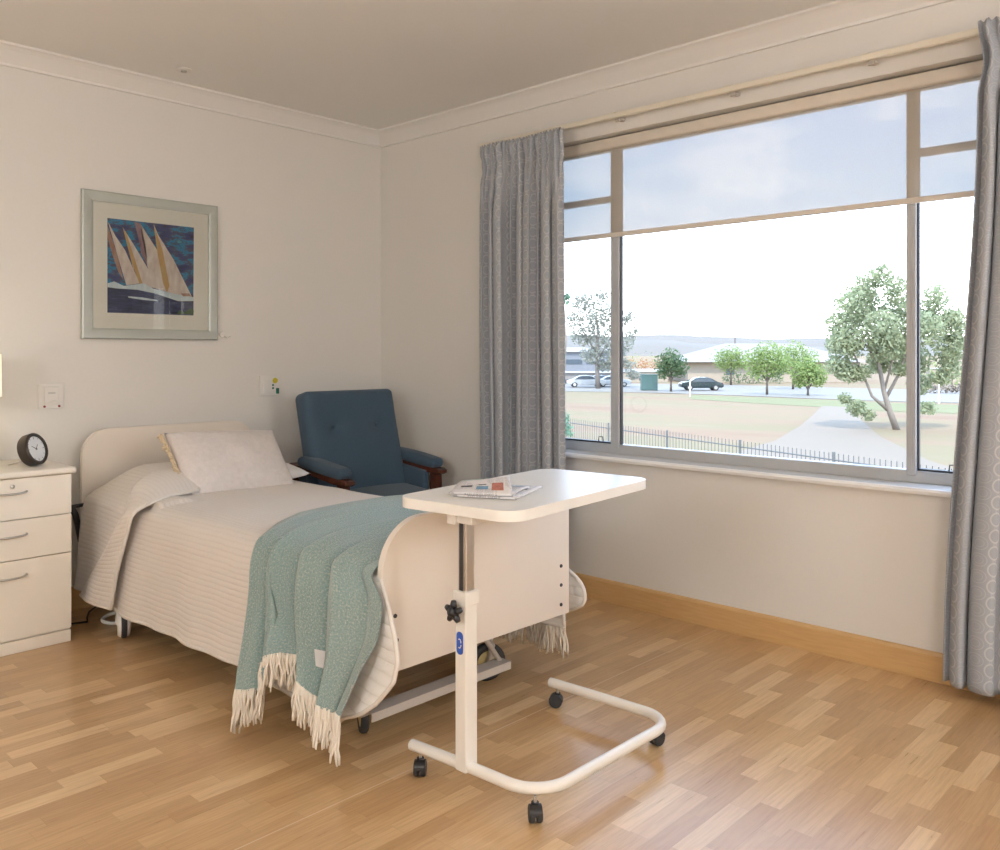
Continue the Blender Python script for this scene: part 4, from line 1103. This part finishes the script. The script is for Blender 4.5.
tree('gum_tree', 598, 100, [([(598, 388), (597, 365), (598, 335), (596, 310)], (.3, .08)), ([(598, 360), (612, 335), (628, 322)], (.1, .04)), ([(598, 355), (582, 330), (576, 312)], (.1, .04))],
     [(600, 296, 11, 1, 0), (582, 302, 13, .8, 0), (574, 320, 10, 1, 0), (594, 318, 16, 1, 0), (612, 315, 13, 1, 0), (628, 318, 9, .9, 0), (634, 332, 7, 1, 0), (583, 335, 14, .8, 0), (604, 338, 16, 1, 0), (624, 342, 12, 1, 0), (592, 355, 13, .7, 0), (614, 358, 13, .8, 0), (628, 366, 9, .9, 0), (604, 366, 10, .6, 0), (634, 375, 8, .6, 0)],
     5600, .20, 'leaf_gum_grey', 'hazy grey-green gum tree behind the left window bar', seed=4)
GS = 'young street trees along the far road'
def small(u, w, top, bottom, r, mat, label, seed, n=1900, extra=()):
    bv = 353.5+FX*(CAM.z-gz(w))/w; mid = (top+bottom)/2
    cl = [(u, top+r*.6, r*.6, 1, 0), (u-r*.5, mid, r*.55, 1, 0), (u+r*.5, mid+1, r*.55, 1, 0), (u, mid+2, r*.7, .9, 0), (u-r*.4, bottom-r*.4, r*.42, .8, 0), (u+r*.45, bottom-r*.45, r*.42, .8, 0)]+list(extra)
    tree('street_tree', u, w, [([(u, bv), (u, lerp(bv, bottom, .9)), (u+.5, mid)], (.14, .06)), ([(u, bottom), (u-r*.5, mid)], (.06, .03)), ([(u, bottom), (u+r*.5, mid)], (.06, .03))], cl, n, .17, mat, label, bark='bark_dark', seed=seed, group=None)
small(671, 92, 347, 381, 18, 'leaf_dark', 'dark green round tree to the left of the dark parked car', 11, 1700)
small(731, 112, 344, 373, 20, 'leaf_bright', 'light green tree directly right of the dark parked car, before the pale roof', 12)
small(767, 84, 339, 382, 25, 'leaf_bright', 'green young tree with a bare thin trunk, second to the right of the dark car', 13, 1900)
small(793, 98, 338, 376, 25, 'leaf_bright', 'light green crown rising behind the smaller round tree', 14, 1700)
small(808, 82, 355, 390, 20, 'leaf_bright', 'low round green tree just left of the large gum tree', 15, 1700)
tree('sapling', 560, 15, [([(560, 470), (561, 420), (566, 340), (563, 290)], (.03, .012))], [(560, 300, 10, .7, 0), (566, 296, 6, .6, 0), (556, 420, 14, 1, 0), (563, 432, 11, 1, 0), (558, 350, 9, 1, 0)], 420, .055, 'leaf_teal', 'teal-leaved sapling peeping out beside the left curtain', 'sapling', seed=21)
# clipped hedges and shrubs
def shrub(name, u, w, wid, hgt, mat, label, seed, n=700):
    rnd = random.Random(seed); base = yonder(K(u), w, gz(w)); t = thing(name, label, 'shrub', tuple(base))
    c = [(base+RX*(wid*(i/5-.5))+Vector((0, 0, hgt*.5)), hgt*.62, 1) for i in range(6)]
    leaves('foliage', c, n, .16, mat, t, rnd)
    bm = B(); tube(bm, [base, base+Vector((0, 0, hgt*.5))], .06, 6); finish('stem', bm, 'bark_dark', t)
shrub('hedge', 753, 116, 6.5, 1.5, 'leaf_dark', 'low dark hedge before the pale-roofed building', 31)
shrub('shrub', 640, 135, 8, 3.2, 'leaf_orange', 'rust-red shrub above the green utility box', 32, 1600)
shrub('shrub', 636, 142, 12, 4.2, 'leaf_bright', 'bright green bushes behind the rust-red shrub', 33)
shrub('shrub', 952, 100, 7, 3.0, 'leaf_bright', 'bright green bush at the right curtain beyond the road', 34)
shrub('shrub', 946, 88, 3, 1.0, 'bark', 'low brown shrub before the cream wall by the right curtain', 35, 350)

def house(name, u0, u1, w, eave, ridge, depth, wall, roof, label, win=(), over=.5, hip=True):
    a = yonder(K(u0), w); b = yonder(K(u1), w); px = w/FX
    z0 = gz(w)-.1; ze = CAM.z-(eave-353.5)*px; zr = CAM.z-(ridge-353.5)*px
    t = thing(name, label, 'building', ((a.x+b.x)/2, (a.y+b.y)/2, z0))
    L = (b-a).length; ex = (b-a).normalized(); ey = FW
    def P(x, y, z): return a+ex*x+ey*y+Vector((0, 0, z))
    def hexa(name, x0, x1, y0, y1, za, zb, mat, par):
        bm = B(); vs = [bm.verts.new(P(x, y, z)) for z in (za, zb) for x, y in ((x0, y0), (x1, y0), (x1, y1), (x0, y1))]
        for f in ((0, 1, 2, 3), (4, 5, 6, 7), (0, 1, 5, 4), (1, 2, 6, 5), (2, 3, 7, 6), (3, 0, 4, 7)): bm.faces.new([vs[i] for i in f])
        return finish(name, bm, mat, par)
    wl = hexa('wall', 0, L, 0, depth, z0, ze, wall, t)
    bm = B(); ins = min(depth/2, L*.3) if hip else -over
    e = [bm.verts.new(P(x, y, ze)) for x, y in ((-over, -over), (L+over, -over), (L+over, depth+over), (-over, depth+over))]
    r = [bm.verts.new(P(x, depth/2, zr)) for x in (ins if hip else -over, L-ins if hip else L+over)]
    for f in ((e[0], e[1], r[1], r[0]), (e[1], e[2], r[1]), (e[2], e[3], r[0], r[1]), (e[3], e[0], r[0]), (e[3], e[2], e[1], e[0])): bm.faces.new(f)
    finish('roof', bm, roof, t)
    for (x0, x1, za, zb) in win:
        zz = ze-z0
        hexa('house_window', L*x0, L*x1, -.08, .1, z0+zz*za, z0+zz*zb, 'dark_glass', t)
    return t
house('low_building', 688, 860, 122, 362, 343, 14, 'brick_cream', 'roof_pale', 'low cream building with a wide pale roof beyond the street trees', [(.22, .27, .4, .7), (.5, .55, .4, .7)], 1.2)
house('grey_building', 540, 608, 128, 352, 347, 12, 'brick_grey', 'roof_pale', 'grey block with a dark window band behind the hazy gum tree', [(.05, .30, .60, .75), (.35, .62, .60, .75), (.68, .95, .60, .75)], .4, False)
house('carport', 545, 612, 116, 373, 371.5, 6, 'roof_pale', 'roof_pale', 'long white shed standing behind the white parked car', [(.1, .9, .15, .45)], .3, False)
house('cream_shed', 620, 668, 124, 372, 369, 6, 'brick_cream', 'roof_pale', 'low cream wall with a flat cap between the utility box and the hazy gum', [(.4, .5, .2, .6)], .2, False)
house('boundary_wall', 930, 1010, 104, 369, 368, 1, 'brick_cream', 'roof_pale', 'long cream garden wall beyond the road at the right curtain', [(.1, .16, .2, .6)], .1, False)

def car(u, w, body, label, length=4.6, flip=1, name='car'):
    c = yonder(K(u), w, gz(w)+.03); t = thing(name, label, 'car', tuple(c), math.atan2(RX.y, RX.x) if flip > 0 else math.atan2(-RX.y, -RX.x))
    M = world(t); s = length/4.6
    side = [(-2.28, .42), (-2.30, .62), (-2.22, .82), (-1.55, .93), (-1.0, 1.32), (-.55, 1.43), (.30, 1.43), (.75, 1.34), (1.35, .98), (2.12, .90), (2.30, .72), (2.30, .40), (1.95, .30), (1.78, .30), (1.70, .55), (1.40, .68), (1.10, .55), (1.02, .28), (-1.05, .28), (-1.12, .55), (-1.42, .68), (-1.72, .55), (-1.80, .30), (-2.1, .32)]
    def pt(a, b, d, tw=1): return M @ Vector((a*s, d, b*s))
    bm = B(); prism(bm, side, pt, -.86, .86, .05); finish('body', bm, body, t, angle=30)
    for d in (-.875, .865):
        bm = B(); prism(bm, [(-1.38, .95), (-.93, 1.28), (-.5, 1.36), (.27, 1.36), (.68, 1.28), (1.12, .97)], lambda a, b, dd: pt(a, b, dd), d, d+.01); finish('side_glass', bm, 'dark_glass', t)
    for a in (-1.42, 1.40):
        for d in (-.80, .68):
            bm = B(); prism(bm, [(a+.33*math.cos(k*PI/10), .33+.33*math.sin(k*PI/10)) for k in range(20)], pt, d, d+.18, .02); wl = finish('wheel', bm, 'rubber', t, angle=30)
            bm = B(); dd = d-.012 if d < 0 else d+.18; prism(bm, [(a+.19*math.cos(k*PI/8), .33+.19*math.sin(k*PI/8)) for k in range(16)], pt, dd, dd+.012); finish('hubcap', bm, 'brushed_metal', wl)
    for d0 in (-.75, .45):
        bm = B(); box(bm, (2.24*s, d0, .66*s), (2.31*s, d0+.3, .80*s)); bmesh.ops.transform(bm, matrix=M, verts=bm.verts[:]); finish('headlamp', bm, 'white_plastic', t)
        bm = B(); box(bm, (-2.32*s, d0, .66*s), (-2.24*s, d0+.28, .82*s)); bmesh.ops.transform(bm, matrix=M, verts=bm.verts[:]); finish('tail_lamp', bm, 'car_lamp', t)
car(701, 95, 'car_dark', 'dark green sedan parked on the road in the middle of the view', flip=-1)
car(586, 104, 'car_white', 'white car parked on the road left of the hazy gum tree')
car(600, 112, 'car_grey', 'blue-grey car partly hidden behind the white car', 4.0)
car(613, 106, 'car_white', 'white car at the right of the hazy gum trunk behind the window bar', 4.2)

ub = thing('utility_box', 'teal green metal utility box standing beside the road', 'utility box', tuple(yonder(K(649), 95, gz(95))), math.atan2(RX.y, RX.x))
M = world(ub)
bm = B(); box(bm, (-.88, -.4, .05), (.88, .4, 1.72), .03, mat=None); bmesh.ops.transform(bm, matrix=M, verts=bm.verts[:]); finish('cabinet', bm, 'teal_metal', ub)
for x in (-.58, 0, .58):
    bm = B(); box(bm, (x-.27, -.43, .12), (x+.27, -.395, 1.62), .01); bmesh.ops.transform(bm, matrix=M, verts=bm.verts[:]); finish('door', bm, 'teal_metal', ub)
bm = B(); box(bm, (-.92, -.45, 1.72), (.92, .45, 1.80), .02); bmesh.ops.transform(bm, matrix=M, verts=bm.verts[:]); finish('lid', bm, 'teal_metal', ub)
def pole(name, u, w, topv, r, mat, label, arm=0):
    b = yonder(K(u), w, gz(w)); zt_ = CAM.z-(topv-353.5)*w/FX; t = thing(name, label, 'pole', tuple(b))
    bm = B(); tube(bm, [b, Vector((b.x, b.y, zt_))], [r, r*.7], 8); finish('shaft', bm, mat, t)
    bm = B(); tp0 = Vector((b.x, b.y, zt_)); tube(bm, [tp0-RX*max(arm, r*1.4), tp0+RX*max(arm, r*1.4)], r*.6, 6); finish('cap', bm, mat, t)
pole('flag_pole', 735, 150, 327, .12, 'bark_dark', 'thin dark pole rising above the pale roof')
pole('marker_post', 690, 80, 382, .06, 'white_plastic', 'short white post in front of the dark parked car')
pole('sign_post', 939, 66, 370, .07, 'white_plastic', 'white post beyond the gum tree beside the right curtain')

# distant hills
for i, (w, h0, amp, sd) in enumerate(((1500, 20, 16, 1), (2100, 46, 16, 4))):
    bm = B(); prev = None
    for k in range(121):
        s = k/120*2-1; c = CAM.xy.to_3d()+RX*(s*w*1.3)+FW*w
        h = h0+amp*noise.noise(Vector((s*5, sd, 0)))+amp*.4*noise.noise(Vector((s*22, sd, 1)))
        r = [bm.verts.new(c+FW*(d*60)+Vector((0, 0, -4+(h+4)*zz))) for d, zz in ((0, 0), (1, .55), (2.4, 1), (5, .6), (8, 0))]
        if prev:
            for a, b in zip(range(4), range(1, 5)): bm.faces.new((prev[a], r[a], r[b], prev[b]))
        prev = r
    o = struct(finish('hills', bm, 'hills', smooth=True)); o['label'] = 'pale distant hills on the horizon'

# ------------------------------------------------------------------ sky, sun, view
wd = bpy.data.worlds.new('sky'); S.world = wd; wd.use_nodes = True; nt = wd.node_tree; nn = nt.nodes; bg = nn['Background']
def wn_(t, **k):
    n = nn.new(t)
    for a, b in k.items(): setattr(n, a, b)
    return n
tc = wn_('ShaderNodeTexCoord'); sp = wn_('ShaderNodeSeparateXYZ'); nt.links.new(tc.outputs['Generated'], sp.inputs[0])
rp = wn_('ShaderNodeValToRGB'); nt.links.new(sp.outputs[2], rp.inputs[0]); el = rp.color_ramp.elements
for _ in range(3): el.new(.5)
for e, (p, c) in zip(el, ((0, (1.18, 1.18, 1.2, 1)), (.10, (1.05, 1.10, 1.18, 1)), (.17, (.58, .80, 1.06, 1)), (.34, (.42, .65, 1.02, 1)), (1, (.30, .50, .85, 1)))): e.position = p; e.color = c
mp = wn_('ShaderNodeMapping'); mp.inputs['Scale'].default_value = (2.2, 2.2, 7); nt.links.new(tc.outputs['Generated'], mp.inputs[0])
ns = wn_('ShaderNodeTexNoise'); ns.inputs['Scale'].default_value = 1.7; ns.inputs['Detail'].default_value = 6; ns.inputs['Roughness'].default_value = .55; nt.links.new(mp.outputs[0], ns.inputs['Vector'])
cr_ = wn_('ShaderNodeValToRGB'); nt.links.new(ns.outputs[0], cr_.inputs[0]); cr_.color_ramp.elements[0].position = .48; cr_.color_ramp.elements[1].position = .72
mx = wn_('ShaderNodeMix'); mx.data_type = 'RGBA'; nt.links.new(cr_.outputs[0], mx.inputs[0]); nt.links.new(rp.outputs[0], mx.inputs[6]); mx.inputs[7].default_value = (1.12, 1.16, 1.22, 1)
nt.links.new(mx.outputs[2], bg.inputs[0]); bg.inputs[1].default_value = 5.0
sl = bpy.data.lights.new('sun', 'SUN'); so = bpy.data.objects.new('sun', sl); COL.objects.link(so); sl.energy = 5.0; sl.angle = math.radians(1.5); sl.color = (1, .92, .80)
so.rotation_euler = Vector((-.55, -.35, .85)).to_track_quat('Z', 'Y').to_euler()
# portal guides sky light through the window opening
pl_ = bpy.data.lights.new('window_portal', 'AREA'); po = bpy.data.objects.new('window_portal', pl_); COL.objects.link(po)
pl_.shape = 'RECTANGLE'; pl_.size = WZ1-WZ0; pl_.size_y = WY1-WY0; po.location = (.2, (WY0+WY1)/2, (WZ0+WZ1)/2); po.rotation_euler = (0, math.radians(90), 0)
pl_.cycles.is_portal = True

c = S.cycles; c.max_bounces = 8; c.diffuse_bounces = 5; c.glossy_bounces = 4; c.transparent_max_bounces = 12; c.transmission_bounces = 4
c.sample_clamp_indirect = 6; c.use_denoising = True
try: c.denoiser = 'OPENIMAGEDENOISE'
except Exception: pass
c.caustics_reflective = False; c.caustics_refractive = False
S.view_settings.view_transform = 'Standard'; S.view_settings.look = 'None'; S.view_settings.exposure = 0; S.view_settings.gamma = 1
S.view_settings.use_curve_mapping = False
